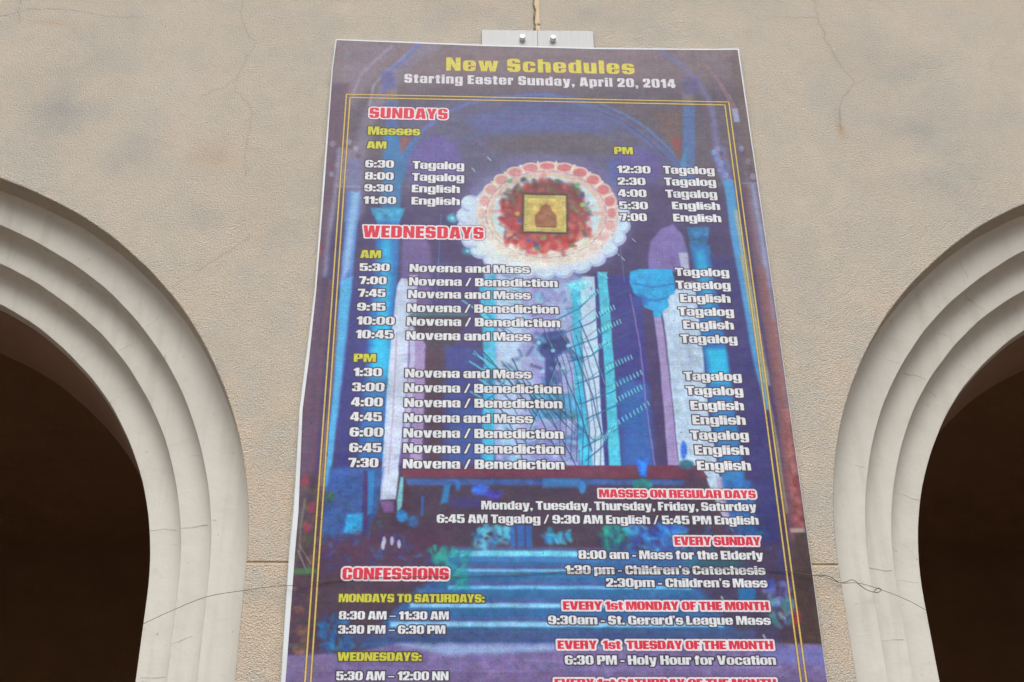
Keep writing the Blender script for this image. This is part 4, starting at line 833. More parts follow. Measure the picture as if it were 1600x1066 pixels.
[1,[1610,1332,1666,1319],[232,204,204],3.1,0.9,9.1],
[1,[1604,1388,1593,1443],[120,96,140],3.1,0.45,5.5],
[1,[1586,1466,1560,1516],[120,96,140],3.1,0.45,5.5],
[1,[1547,1537,1509,1580],[120,96,140],3.1,0.45,5.5],
[1,[1490,1597,1442,1630],[120,96,140],3.1,0.45,5.5],
[1,[1420,1642,1365,1663],[120,96,140],3.1,0.45,5.4],
[1,[1341,1670,1283,1677],[120,96,140],3.1,0.45,5.4],
[1,[1258,1678,1200,1672],[120,96,140],3.0,0.45,5.4],
[1,[1176,1667,1123,1647],[120,96,140],3.0,0.45,5.4],
[1,[1101,1636,1055,1605],[120,96,140],3.1,0.45,5.4],
[1,[1038,1589,1003,1547],[120,96,140],3.1,0.45,5.4],
[1,[990,1527,968,1478],[120,96,140],3.1,0.45,5.5],
[1,[962,1455,954,1401],[120,96,140],3.1,0.45,5.5],
[1,[955,1377,963,1322],[120,96,140],3.1,0.45,5.5],
[1,[969,1299,993,1247],[120,96,140],3.1,0.45,5.6],
[1,[1006,1226,1043,1180],[120,96,140],3.1,0.45,5.6],
[1,[1061,1163,1110,1127],[120,96,140],3.2,0.45,5.6],
[1,[1132,1114,1189,1091],[120,96,140],3.2,0.45,5.6],
[1,[1214,1084,1275,1075],[120,96,140],3.2,0.45,5.7],
[1,[1301,1075,1361,1081],[120,96,140],3.2,0.45,5.7],
[1,[1386,1087,1441,1107],[120,96,140],3.2,0.45,5.7],
[1,[1464,1119,1510,1153],[120,96,140],3.2,0.45,5.7],
[1,[1528,1170,1563,1214],[120,96,140],3.2,0.45,5.6],
[1,[1575,1235,1595,1286],[120,96,140],3.2,0.45,5.6],
[1,[1600,1309,1605,1364],[120,96,140],3.1,0.45,5.6],
[0,[1591,1381,1562,1491,1490,1584,1388,1646,1270,1669,1154,1650,1056,1592,991,1502,968,1393,993,1282,1062,1185,1165,1119,1287,1093,1408,1113,1509,1176,1573,1270],[224,176,160],5.2,0.97,0],
[0,[1577,1381,1549,1486,1481,1573,1383,1633,1271,1655,1160,1637,1066,1581,1003,1496,982,1393,1005,1288,1071,1196,1170,1133,1287,1109,1402,1128,1498,1187,1559,1276],[198,200,222],5.2,0.97,0],
[0,[1488,1554,1469,1591,1419,1622,1345,1644,1259,1653,1174,1647,1101,1628,1053,1598,1037,1562,1054,1526,1104,1494,1177,1471,1264,1462,1351,1468,1424,1488,1472,1518],[236,214,216],27.3,0.8,0],
[1,[980,1367,1579,1372],[218,150,150],10.4,0.8,24.3],
[1,[1271,1098,1262,1665],[218,140,140],10.4,0.8,27.7],
[0,[1502,1383,1475,1486,1409,1569,1317,1616,1217,1618,1128,1575,1067,1494,1046,1392,1070,1287,1135,1201,1229,1151,1332,1149,1423,1195,1484,1278],[120,62,70],24.2,0.85,0.0],
[2,[1502,1387,1494,1439,1476,1488,1449,1532,1414,1569,1373,1598,1327,1618,1279,1627,1230,1625,1184,1612,1142,1590,1105,1558,1076,1518,1056,1472,1046,1422,1047,1370,1058,1319,1080,1271,1111,1229,1149,1193,1194,1167,1243,1152,1293,1148,1342,1156,1388,1174,1429,1204,1462,1241,1485,1286,1499,1336,1502,1387,1391,1389,1389,1363,1382,1338,1370,1315,1353,1295,1332,1281,1309,1271,1283,1267,1258,1269,1233,1277,1210,1290,1190,1308,1174,1330,1163,1355,1157,1381,1156,1407,1161,1433,1171,1457,1186,1478,1205,1494,1227,1506,1251,1513,1276,1514,1301,1509,1325,1499,1346,1484,1364,1464,1378,1441,1387,1416,1391,1389],[[194,48,64],[210,70,80],[168,40,58],[222,112,110],[130,40,52],[196,56,88],[204,58,66],[110,46,54],[80,90,70]],20.8,0.85,[170,100]],
[2,[1045,1396,1049,1357,1059,1318,1075,1281,1096,1247,1122,1217,1153,1191,1187,1171,1223,1157,1261,1149,1300,1148,1337,1154,1373,1167,1406,1186,1435,1210,1460,1239,1479,1273,1493,1309,1501,1348,1502,1387,1391,1389,1390,1369,1386,1349,1379,1331,1369,1314,1356,1299,1341,1286,1324,1277,1306,1270,1287,1267,1267,1268,1248,1272,1229,1279,1212,1289,1196,1302,1182,1317,1171,1335,1163,1354,1158,1374,1156,1394],[[126,48,58],[150,50,62],[90,50,60],[110,70,70]],20.9,0.8,[70,70]],
[2,[1512,1297,1522,1348,1522,1401,1512,1453,1492,1503,1463,1547,1427,1585,1386,1615,1339,1636,1291,1647,1241,1648,1193,1638,1148,1619,1108,1591,1075,1554,1049,1511,1032,1463,1025,1411,1028,1358,1041,1307,1112,1333,1103,1369,1101,1405,1106,1441,1117,1475,1135,1505,1158,1531,1186,1550,1217,1564,1251,1570,1285,1570,1319,1562,1352,1547,1381,1526,1406,1500,1425,1469,1439,1435,1446,1398,1446,1362,1439,1326],[[194,48,64],[210,70,80],[168,40,58],[222,112,110],[130,40,52],[196,56,88],[204,58,66],[222,120,120]],17.2,0.85,[70,20]],
[2,[1523,1387,1514,1443,1495,1496,1465,1545,1427,1585,1382,1617,1332,1638,1279,1648,1227,1646,1176,1632,1130,1607,1090,1573,1059,1529,1037,1479,1026,1425,1027,1368,1039,1313,1062,1260,1096,1214,1138,1175,1187,1147,1240,1130,1295,1125,1349,1134,1399,1154,1443,1186,1479,1228,1505,1276,1520,1330,1523,1387,1426,1389,1424,1354,1414,1322,1398,1292,1376,1267,1350,1248,1319,1235,1286,1230,1253,1233,1221,1243,1191,1260,1165,1283,1145,1312,1130,1344,1123,1378,1122,1412,1128,1445,1141,1476,1161,1503,1185,1524,1213,1540,1245,1548,1277,1549,1309,1543,1340,1530,1368,1511,1391,1486,1409,1456,1421,1423,1426,1389],[[70,116,84],[96,140,96],[56,72,140],[60,96,80]],15.6,0.8,[34,60]],
[2,[1465,1462,1450,1494,1430,1524,1406,1549,1379,1571,1349,1587,1317,1599,1284,1605,1251,1606,1218,1601,1187,1590,1158,1575,1132,1554,1109,1530,1091,1501,1078,1470,1156,1439,1164,1458,1174,1475,1188,1490,1204,1502,1221,1512,1240,1518,1260,1521,1280,1521,1300,1517,1319,1510,1337,1500,1353,1487,1368,1471,1380,1453,1389,1434],[[194,48,64],[210,70,80],[168,40,58],[222,112,110],[130,40,52],[196,56,88],[204,58,66],[226,130,120]],20.6,0.85,[70,120]],
[0,[1135,1381,1134,1387,1131,1392,1127,1395,1121,1397,1116,1396,1112,1392,1109,1388,1108,1382,1109,1376,1112,1371,1117,1368,1122,1366,1127,1368,1132,1371,1134,1376],[190,196,80],7.6,0.8,0],
[0,[1492,1312,1490,1318,1487,1323,1482,1326,1477,1327,1472,1326,1467,1323,1464,1318,1464,1312,1465,1306,1468,1301,1473,1298,1478,1297,1484,1298,1488,1301,1491,1306],[150,190,110],7.7,0.8,0],
[0,[1148,1430,1147,1435,1144,1440,1139,1444,1134,1445,1129,1444,1125,1441,1122,1436,1121,1430,1122,1424,1125,1419,1129,1416,1135,1415,1140,1416,1144,1419,1147,1424],[54,70,170],7.6,0.8,0],
[0,[1487,1249,1486,1255,1483,1260,1478,1263,1473,1264,1467,1263,1463,1260,1460,1255,1459,1249,1461,1243,1464,1238,1469,1235,1474,1234,1479,1235,1484,1238,1487,1243],[60,80,170],7.7,0.8,0],
[0,[1240,1614,1239,1620,1235,1625,1231,1628,1226,1629,1221,1628,1216,1625,1213,1621,1213,1615,1214,1609,1217,1605,1221,1601,1226,1600,1232,1601,1236,1604,1239,1609],[90,140,90],7.5,0.8,0],
[0,[1421,1590,1420,1595,1417,1600,1412,1603,1407,1605,1402,1604,1397,1600,1395,1596,1394,1590,1395,1585,1398,1580,1403,1577,1408,1575,1413,1576,1418,1579,1420,1584],[84,140,100],7.5,0.8,0],
[0,[1101,1152,1100,1158,1097,1163,1092,1167,1087,1168,1081,1167,1077,1164,1074,1159,1073,1153,1074,1147,1077,1142,1082,1138,1087,1137,1093,1138,1097,1141,1100,1146],[90,150,120],7.7,0.8,0],
[0,[1470,1172,1468,1178,1465,1183,1460,1186,1455,1188,1450,1187,1445,1183,1442,1178,1441,1172,1443,1166,1446,1161,1451,1158,1456,1157,1462,1158,1466,1161,1469,1166],[84,150,110],7.8,0.8,0],
[0,[1358,1147,1357,1153,1353,1158,1349,1161,1343,1163,1338,1162,1333,1158,1331,1153,1330,1147,1331,1141,1334,1136,1339,1133,1344,1131,1350,1133,1354,1136,1357,1141],[70,110,90],7.8,0.8,0],
[0,[1172,1142,1170,1148,1167,1153,1163,1156,1157,1158,1152,1156,1147,1153,1144,1148,1143,1142,1145,1136,1148,1131,1152,1128,1158,1126,1163,1127,1168,1131,1171,1136],[60,60,100],7.7,0.8,0],
[0,[1190,1560,1189,1565,1186,1570,1181,1573,1176,1574,1171,1573,1166,1570,1164,1566,1163,1560,1164,1554,1167,1550,1171,1546,1177,1545,1182,1546,1186,1549,1189,1554],[70,90,170],7.5,0.8,0],
[0,[1276,1545,1275,1551,1271,1555,1267,1559,1262,1560,1256,1559,1252,1556,1249,1551,1248,1545,1250,1540,1253,1535,1257,1532,1263,1530,1268,1531,1272,1535,1275,1539],[120,160,90],7.5,0.8,0],
[0,[1507,1356,1486,1441,1433,1513,1358,1562,1271,1580,1186,1565,1113,1519,1065,1449,1049,1365,1068,1279,1119,1205,1195,1154,1284,1135,1373,1150,1446,1198,1493,1271],[150,110,120],55.5,0.14,0],
[0,[1149,1233,1400,1237,1393,1521,1143,1517],[84,58,56],8.7,0.9,0.0],
[0,[1161,1249,1391,1251,1383,1504,1154,1502],[190,160,108],3.5,0.98,0.08],
[0,[1179,1273,1371,1274,1367,1482,1175,1482],[208,166,106],4.2,0.95,0.08],
[1,[1172,1264,1168,1491],[212,186,120],2.4,0.8,3.5],
[1,[1380,1265,1373,1495],[212,186,120],2.4,0.8,3.5],
[0,[1216,1459,1218,1388,1243,1357,1254,1325,1279,1307,1303,1324,1312,1360,1332,1386,1333,1457],[150,88,72],6.2,0.92,0.08],
[0,[1223,1459,1330,1457,1329,1474,1223,1472],[120,70,60],4.1,0.8,0.0]]
FRAMES = [[[153,4009],[164,527],[2357,531],[2350,4007]],[[178,4009],[186,552],[2332,554],[2326,4007]]]

def paint_background():
    q = 4.0
    W_, H_ = int(PW / q), int(PH / q)
    img = np.zeros((H_, W_, 3), np.float32)
    img[:] = np.array([90, 70, 100]) / 255.
    rng = np.random.default_rng(11)
    n1 = vnoise(H_, W_, 30, rng, 4); n2 = vnoise(H_, W_, 8, rng, 3)
    # a slight wander so painted shapes do not have ruler-straight outlines
    wx = (vnoise(H_, W_, 22, rng, 3) - .5) * 6; wy = (vnoise(H_, W_, 22, rng, 3) - .5) * 6
    def region(pts, pad):
        xs = [p[0] for p in pts]; ys = [p[1] for p in pts]
        x0 = max(0, int((min(xs) - pad) / q)); x1 = min(W_, int((max(xs) + pad) / q) + 1)
        y0 = max(0, int((min(ys) - pad) / q)); y1 = min(H_, int((max(ys) + pad) / q) + 1)
        return x0, x1, y0, y1
    for kind, flat, col, b, a, n in SHAPES:
        pts = list(zip(flat[::2], flat[1::2]))
        if kind == 2:
            cnt, ang = n
            r = np.random.default_rng(len(flat) * 7 + cnt + int(flat[0]))
            xs = [p[0] for p in pts]; ys = [p[1] for p in pts]
            k = 0; tries = 0
            while k < cnt and tries < cnt * 5:
                tries += 1
                cx, cy = r.uniform(min(xs), max(xs)), r.uniform(min(ys), max(ys))
                if poly_sdf(np.array([[cx]]), np.array([[cy]]), pts)[0, 0] > b: continue
                k += 1
                th = R(ang) + r.normal(0, .7); ln = b * r.uniform(.4, 1.5); wd = b * r.uniform(.25, .6)
                p0 = (cx - ln * math.cos(th), cy - ln * math.sin(th)); p1 = (cx + ln * math.cos(th), cy + ln * math.sin(th))
                x0, x1, y0, y1 = region([p0, p1], wd + 10)
                if x1 <= x0 or y1 <= y0: continue
                gx = (np.arange(x0, x1)[None] + .5) * q; gy = (np.arange(y0, y1)[:, None] + .5) * q
                dd = seg_dist(gx, gy, p0, p1) - wd
                al = np.clip(.5 - dd / (wd * 1.8 + 7), 0, 1) * a * r.uniform(.5, 1)
                cc = np.array(col[r.integers(len(col))]) / 255.
                img[y0:y1, x0:x1] += al[..., None] * (cc - img[y0:y1, x0:x1])
            continue
        pad = b * 1.5 + (n if kind == 1 else 0) + 14
        x0, x1, y0, y1 = region(pts, pad)
        if x1 <= x0 or y1 <= y0: continue
        gx = (np.arange(x0, x1)[None] + .5) * q + wx[y0:y1, x0:x1]; gy = (np.arange(y0, y1)[:, None] + .5) * q + wy[y0:y1, x0:x1]
        if kind == 0: dd = poly_sdf(gx, gy, pts)
        else:
            dd = None
            for s, t in zip(pts, pts[1:]):
                e = seg_dist(gx, gy, s, t)
                dd = e if dd is None else np.minimum(dd, e)
            dd = dd - n / 2
        bb = max(b, 2.5)
        t = np.clip(.5 - dd / (2 * bb), 0, 1); al = t * t * (3 - 2 * t) * a
        cc = np.array(col) / 255.
        if kind == 0 and n:
            m = 1 + (n2[y0:y1, x0:x1] - .5) * n * 3
            cc = cc[None, None] * m[..., None]
        img[y0:y1, x0:x1] += al[..., None] * (cc - img[y0:y1, x0:x1])
    # mottling of a cheap enlargement: blotches and colour noise
    m = 1 + (n1 - .5) * .12 + (n2 - .5) * .10
    img *= m[..., None]
    for c in range(3):
        img[..., c] += (vnoise(H_, W_, 5, rng, 2) - .5) * .05
    lum = img.mean(axis=2, keepdims=True)
    img = lum + (img - lum) * 1.06
    t = np.clip((np.arange(H_) / H_ - .30) / .35, 0, 1)[:, None, None]      # contrast rises towards the lower part of the print
    img = img + (img - .42) * .12 * t
    img = img * np.array([.93, 1.06, 1.01])
    return np.clip(img, .02, 1), q

def rb(x0, y0, x1, y1, r=.08): return ('b', x0, y0, x1, y1, r)
def bx(x0, y0, x1, y1): return ('b', x0, y0, x1, y1, .0)
def pg(*p): return ('p',) + tuple(p)
def sy_(ops, k, dx=0, sxx=1):      # scale a glyph (used to build capitals from lower case shapes)
    o = []
    for s, g in ops:
        if g[0] == 'b': o.append((s, ('b', g[1] * sxx + dx, g[2] * k, g[3] * sxx + dx, g[4] * k, g[5])))
        else: o.append((s, ('p',) + tuple((a * sxx + dx, b * k) for a, b in g[1:])))
    return o
X = .80
def S_(h):
    k = h / .8
    return [('+', rb(0, 0, .72, h, .24)), ('-', rb(.29, .50 * k, .42, .67 * k, .04)), ('-', pg((.40, .565 * k), (.9, .565 * k), (.9, .46 * k), (.40, .50 * k))),
            ('-', rb(.29, .13 * k, .42, .31 * k, .04)), ('-', pg((-.1, .24 * k), (.31, .24 * k), (.31, .30 * k), (-.1, .345 * k)))]
G = {
 'a': (.72, [('+', rb(0, 0, .60, X, 0.23)), ('+', bx(.42, 0, .72, .62)), ('+', rb(.2, .3, .72, X, .17)), ('-', rb(.29, .12, .42, .38, .04)), ('-', bx(-.1, .47, .29, .525)), ('-', rb(.29, .47, .42, .68, .04))]),
 'b': (.74, [('+', bx(0, 0, .3, 1)), ('+', rb(.1, 0, .74, X, .17)), ('-', rb(.30, .13, .44, .67, .05))]),
 'c': (.72, [('+', rb(0, 0, .72, X, 0.23)), ('-', rb(.29, .13, .43, .67, .05)), ('-', bx(.4, .31, .8, .49))]),
 'd': (.74, [('+', rb(0, 0, .64, X, 0.23)), ('+', bx(.44, 0, .74, 1)), ('-', rb(.30, .13, .44, .67, .05))]),
 'e': (.74, [('+', rb(0, 0, .74, X, 0.23)), ('-', rb(.30, .46, .44, .68, .04)), ('-', rb(.30, .12, .44, .35, .04)), ('-', bx(.4, .29, .8, .35))]),
 'f': (.48, [('+', bx(.07, 0, .37, .85)), ('+', rb(.07, .6, .48, 1, .15)), ('+', bx(0, .62, .48, X)), ('-', bx(.37, .825, .40, .87)), ('-', bx(.37, .3, .5, .62))]),
 'g': (.74, [('+', rb(0, .06, .6, X, .17)), ('+', bx(.44, -.1, .74, X)), ('+', rb(0, -.24, .74, .1, .13)), ('-', rb(.30, .2, .44, .68, .05)), ('-', bx(-.1, .0, .44, .055)), ('-', rb(.30, -.11, .44, .05, .03))]),
 'h': (.74, [('+', bx(0, 0, .3, 1)), ('+', bx(.44, 0, .74, .6)), ('+', rb(.2, .4, .74, X, .17)), ('-', rb(.30, -.2, .44, .66, .05))]),
 'i': (.30, [('+', bx(0, 0, .3, X)), ('+', bx(0, .86, .3, 1.0))]),
 'l': (.30, [('+', bx(0, 0, .3, 1))]),
 'm': (1.16, [('+', bx(0, 0, .3, X)), ('+', bx(.43, 0, .73, .6)), ('+', rb(.2, .4, .73, X, .15)), ('+', bx(.86, 0, 1.16, .6)), ('+', rb(.6, .4, 1.16, X, .15)), ('-', rb(.30, -.2, .43, .66, .05)), ('-', rb(.73, -.2, .86, .66, .05))]),
 'n': (.74, [('+', bx(0, 0, .3, X)), ('+', bx(.44, 0, .74, .6)), ('+', rb(.2, .4, .74, X, .17)), ('-', rb(.30, -.2, .44, .66, .05))]),
 'o': (.74, [('+', rb(0, 0, .74, X, 0.24)), ('-', rb(.30, .13, .44, .67, .06))]),
 'p': (.74, [('+', bx(0, -.22, .3, X)), ('+', rb(.1, 0, .74, X, .17)), ('-', rb(.30, .13, .44, .67, .05))]),
 'r': (.52, [('+', bx(0, 0, .3, X)), ('+', rb(.2, .48, .60, X, .14)), ('-', bx(.52, .3, .7, 1)), ('-', bx(.30, .3, .34, .64)), ('-', bx(.3, .3, .6, .5))]),
 's': (.70, S_(.8)),
 't': (.48, [('+', rb(.08, 0, .48, .3, .12)), ('+', bx(.08, .1, .38, .95)), ('+', bx(0, .62, .48, X)), ('-', bx(.38, .16, .5, .62))]),
 'u': (.74, [('+', rb(0, 0, .6, .5, .17)), ('+', bx(0, .25, .3, X)), ('+', bx(.44, 0, .74, X)), ('-', rb(.30, .14, .44, 1.2, .05))]),
 'v': (.76, [('+', pg((0, X), (.31, X), (.38, .28), (.45, X), (.76, X), (.58, 0), (.18, 0)))]),
 'w': (1.14, [('+', pg((0, X), (.28, X), (.34, .3), (.41, X), (.73, X), (.80, .3), (.86, X), (1.14, X), (.98, 0), (.65, 0), (.57, .42), (.49, 0), (.16, 0)))]),
 'y': (.76, [('+', pg((0, X), (.31, X), (.38, .32), (.45, X), (.76, X), (.56, -.10), (.44, -.22), (.08, -.22), (.08, -.06), (.22, -.06), (.22, .02)))]),
 'A': (.84, [('+', pg((0, 0), (.18, 1), (.66, 1), (.84, 0), (.53, 0), (.51, .17), (.33, .17), (.31, 0))), ('-', pg((.36, .34), (.42, .78), (.48, .34)))]),
 'B': (.80, [('+', rb(0, 0, .80, .56, .16)), ('+', rb(0, .46, .78, 1, .16)), ('+', bx(0, 0, .3, 1)), ('-', rb(.32, .16, .47, .43, .04)), ('-', rb(.32, .60, .46, .84, .04)), ('-', pg((.72, .52), (.9, .58), (.9, .46)))]),
 'C': (.78, [('+', rb(0, 0, .78, 1, 0.27)), ('-', rb(.32, .15, .46, .85, .06)), ('-', bx(.4, .40, .9, .60))]),
 'D': (.80, [('+', rb(0, 0, .80, 1, 0.27)), ('+', bx(0, 0, .3, 1)), ('-', rb(.32, .17, .47, .83, .05))]),
 'E': (.62, [('+', bx(0, 0, .62, 1)), ('-', bx(.32, .20, .7, .40)), ('-', bx(.32, .60, .7, .80)), ('-', bx(.58, .3, .7, .7))]),
 'F': (.60, [('+', bx(0, 0, .6, 1)), ('-', bx(.32, -.1, .7, .38)), ('-', bx(.32, .58, .7, .80)), ('-', bx(.50, .3, .7, .7))]),
 'G': (.80, [('+', rb(0, 0, .80, 1, 0.27)), ('-', rb(.32, .15, .46, .85, .06)), ('-', bx(.4, .54, .9, .64)), ('-', bx(.45, .36, .5, .4)), ('+', bx(.52, 0, .8, .54)), ('-', bx(.44, .2, .50, .40))]),
 'H': (.82, [('+', bx(0, 0, .82, 1)), ('-', bx(.32, -.1, .50, .40)), ('-', bx(.32, .60, .50, 1.1))]),
 'I': (.34, [('+', bx(0, 0, .34, 1))]),
 'L': (.58, [('+', bx(0, 0, .32, 1)), ('+', bx(0, 0, .58, .2))]),
 'M': (1.06, [('+', pg((0, 0), (0, 1), (.42, 1), (.53, .42), (.64, 1), (1.06, 1), (1.06, 0), (.78, 0), (.78, .62), (.62, 0), (.44, 0), (.28, .62), (.28, 0)))]),
 'N': (.82, [('+', pg((0, 0), (0, 1), (.30, 1), (.54, .46), (.54, 1), (.82, 1), (.82, 0), (.52, 0), (.28, .52), (.28, 0)))]),
 'O': (.80, [('+', rb(0, 0, .80, 1, 0.27)), ('-', rb(.32, .15, .48, .85, .07))]),
 'P': (.78, [('+', rb(0, .36, .78, 1, .18)), ('+', bx(0, 0, .32, 1)), ('-', rb(.32, .53, .46, .84, .05))]),
 'R': (.82, [('+', rb(0, .40, .80, 1, .16)), ('+', bx(0, 0, .32, 1)), ('+', rb(.3, 0, .80, .52, .03)), ('-', rb(.32, .56, .47, .84, .04)), ('-', bx(.32, -.1, .48, .42)), ('-', pg((.74, .52), (.9, .56), (.9, .47)))]),
 'S': (.76, sy_(S_(.8), 1.25, 0, 1.05)),
 'T': (.74, [('+', bx(0, .8, .74, 1)), ('+', bx(.21, 0, .53, 1))]),
 'U': (.80, [('+', rb(0, 0, .80, .6, .2)), ('+', bx(0, .3, .8, 1)), ('-', rb(.32, .15, .48, 1.3, .07))]),
 'V': (.86, [('+', pg((0, 1), (.32, 1), (.43, .34), (.54, 1), (.86, 1), (.64, 0), (.22, 0)))]),
 'W': (1.24, [('+', pg((0, 1), (.30, 1), (.37, .42), (.46, 1), (.78, 1), (.87, .42), (.94, 1), (1.24, 1), (1.08, 0), (.72, 0), (.62, .52), (.52, 0), (.16, 0)))]),
 'Y': (.80, [('+', pg((0, 1), (.32, 1), (.40, .62), (.48, 1), (.80, 1), (.56, .38), (.56, 0), (.24, 0), (.24, .38)))]),
 '0': (.78, [('+', rb(0, 0, .78, 1, 0.27)), ('-', rb(.31, .15, .47, .85, .07))]),
 '1': (.50, [('+', bx(.18, 0, .50, 1)), ('+', pg((0, .80), (.24, 1), (.3, 1), (.3, .66), (0, .66)))]),
 '2': (.72, [('+', rb(0, .5, .72, 1, .18)), ('-', bx(-.1, .4, .29, .62)), ('-', rb(.29, .56, .42, .85, .05)), ('-', bx(-.1, .4, .42, .6)), ('+', pg((.0, 0), (.0, .2), (.42, .62), (.72, .66), (.68, .5), (.40, .2), (.70, .2), (.70, 0)))]),
 '3': (.76, [('+', rb(0, 0, .76, .56, .18)), ('+', rb(0, .46, .75, 1, .18)), ('-', rb(.30, .15, .44, .44, .04)), ('-', rb(.30, .58, .44, .85, .04)), ('-', bx(-.1, .36, .30, .66)), ('+', bx(.2, .44, .44, .58)), ('-', bx(-.1, .30, .2, .7))]),
 '4': (.80, [('+', bx(.38, 0, .70, 1)), ('+', bx(0, .17, .80, .37)), ('+', pg((0, .2), (0, .4), (.30, 1), (.6, 1), (.5, .2))), ('-', pg((.25, .37), (.40, .72), (.40, .37)))]),
 '5': (.76, [('+', rb(0, 0, .76, .66, .18)), ('+', bx(0, .42, .30, 1)), ('+', bx(0, .80, .70, 1)), ('-', rb(.30, .15, .45, .52, .04)), ('-', bx(.30, .655, .8, .80)), ('-', bx(-.1, .30, .30, .42))]),
 '6': (.78, [('+', rb(0, 0, .78, 1, 0.27)), ('-', rb(.31, .15, .46, .47, .04)), ('-', rb(.31, .62, .46, .85, .04)), ('-', bx(.40, .60, .9, .715))]),
 '7': (.70, [('+', pg((0, 1), (.70, 1), (.70, .74), (.48, 0), (.16, 0), (.38, .78), (0, .78)))]),
 '8': (.78, [('+', rb(.01, .45, .77, 1, .18)), ('+', rb(0, 0, .78, .56, .18)), ('-', rb(.31, .14, .46, .43, .05)), ('-', rb(.31, .60, .46, .86, .05))]),
 '9': (.78, [('+', rb(0, 0, .78, 1, 0.27)), ('-', rb(.31, .53, .46, .85, .04)), ('-', rb(.31, .15, .46, .38, .04)), ('-', bx(-.1, .285, .36, .40))]),
 ':': (.28, [('+', bx(0, .0, .28, .24)), ('+', bx(0, .46, .28, .70))]),
 '.': (.26, [('+', bx(0, 0, .26, .22))]),
 ',': (.26, [('+', bx(0, 0, .26, .22)), ('+', pg((.1, .05), (.26, .05), (.16, -.16), (.02, -.16)))]),
 '-': (.40, [('+', bx(0, .30, .40, .46))]),
 '\u2013': (.66, [('+', bx(0, .34, .66, .46))]),
 '/': (.56, [('+', pg((0, -.02), (.38, 1.02), (.56, 1.02), (.18, -.02)))]),
 '\u2019': (.22, [('+', pg((0, 1.02), (.22, 1.02), (.20, .82), (.06, .66), (.03, .70), (.08, .80), (0, .80)))]),
 ' ': (.23, []),
}
STYLE = {   # fill, outline colour, outline mm, soft mm
 'h': ((200, 198, 88), (150, 92, 92), 4.0, 3.0), 'p': ((208, 210, 220), (128, 116, 126), 2.5, 2.0),
 'w': ((214, 221, 229), (62, 50, 64), 5.4, 2.4), 'y': ((196, 197, 66), (76, 68, 60), 6.0, 2.4), 'r': ((208, 48, 72), (228, 226, 234), 8.5, 2.0),
}
def paint_text(img, q, text, st, u0, u1, base, cap, track):
    cap *= 1.05; base += cap * .01
    fill, oc, ow, soft = STYLE[st]
    fill = np.array(fill) / 255.; oc = np.array(oc) / 255.
    gap = .04 + track
    pos = []; x = 0
    for i, ch in enumerate(text):
        pos.append(x)
        adv = G[ch][0] + gap
        if ch in 'ATLY' and i + 1 < len(text) and text[i + 1] in 'AaTVYoy': adv -= .06
        x += adv
    tot = x - gap
    sx = (u1 - u0) / q / tot; sy = cap / q
    pad = int((ow + soft) / q) + 6
    X1 = int(u0 / q) - pad; X2 = int(u1 / q) + pad; Y1 = int((base - cap * 1.1) / q) - pad; Y2 = int((base + cap * .3) / q) + pad
    H_, W_ = img.shape[:2]
    Y2 = min(Y2, H_)
    D = np.full((Y2 - Y1, X2 - X1), 99., np.float32)
    for ch, px in zip(text, pos):
        w_, ops = G[ch]
        if not ops: continue
        gx0 = int(u0 / q + px * sx) - pad - X1; gx1 = int(u0 / q + (px + w_) * sx) + pad - X1
        gx0 = max(gx0, 0); gx1 = min(gx1, D.shape[1])
        xs = np.arange(gx0 + X1, gx1 + X1)[None] + .5 - (u0 / q + px * sx)
        ys = base / q - (np.arange(Y1, Y2)[:, None] + .5)
        d_ = np.full((D.shape[0], gx1 - gx0), 99., np.float32)
        for s, g in ops:
            if g[0] == 'b':
                _, a, b, c, e, r = g
                cx, cy = (a + c) / 2 * sx, (b + e) / 2 * sy
                r2 = r * sx
                r2 = min(r2, (c - a) / 2 * sx, (e - b) / 2 * sy)
                qx = np.abs(xs - cx) - (c - a) / 2 * sx + r2; qy = np.abs(ys - cy) - (e - b) / 2 * sy + r2
                v = np.hypot(np.maximum(qx, 0), np.maximum(qy, 0)) + np.minimum(np.maximum(qx, qy), 0) - r2
            else:
                v = poly_sdf(xs + ys * 0, ys + xs * 0, [(a * sx, b * sy) for a, b in g[1:]])
            d_ = np.minimum(d_, v) if s == '+' else np.maximum(d_, -v)
        D[:, gx0:gx1] = np.minimum(D[:, gx0:gx1], d_)
    sub = img[Y1:Y2, X1:X2]
    if st == 'r':
        al = np.clip(.5 - (D - (ow + 5) / q) / (7 / q), 0, 1) * .45
        sub += al[..., None] * (np.array((70, 50, 70)) / 255. - sub)
    al = np.clip(.5 - (D - ow / q) / (soft / q + .6), 0, 1) * .95
    sub += al[..., None] * (oc - sub)
    al = np.clip(.5 - D / 1.25, 0, 1)
    sub += al[..., None] * (fill - sub)

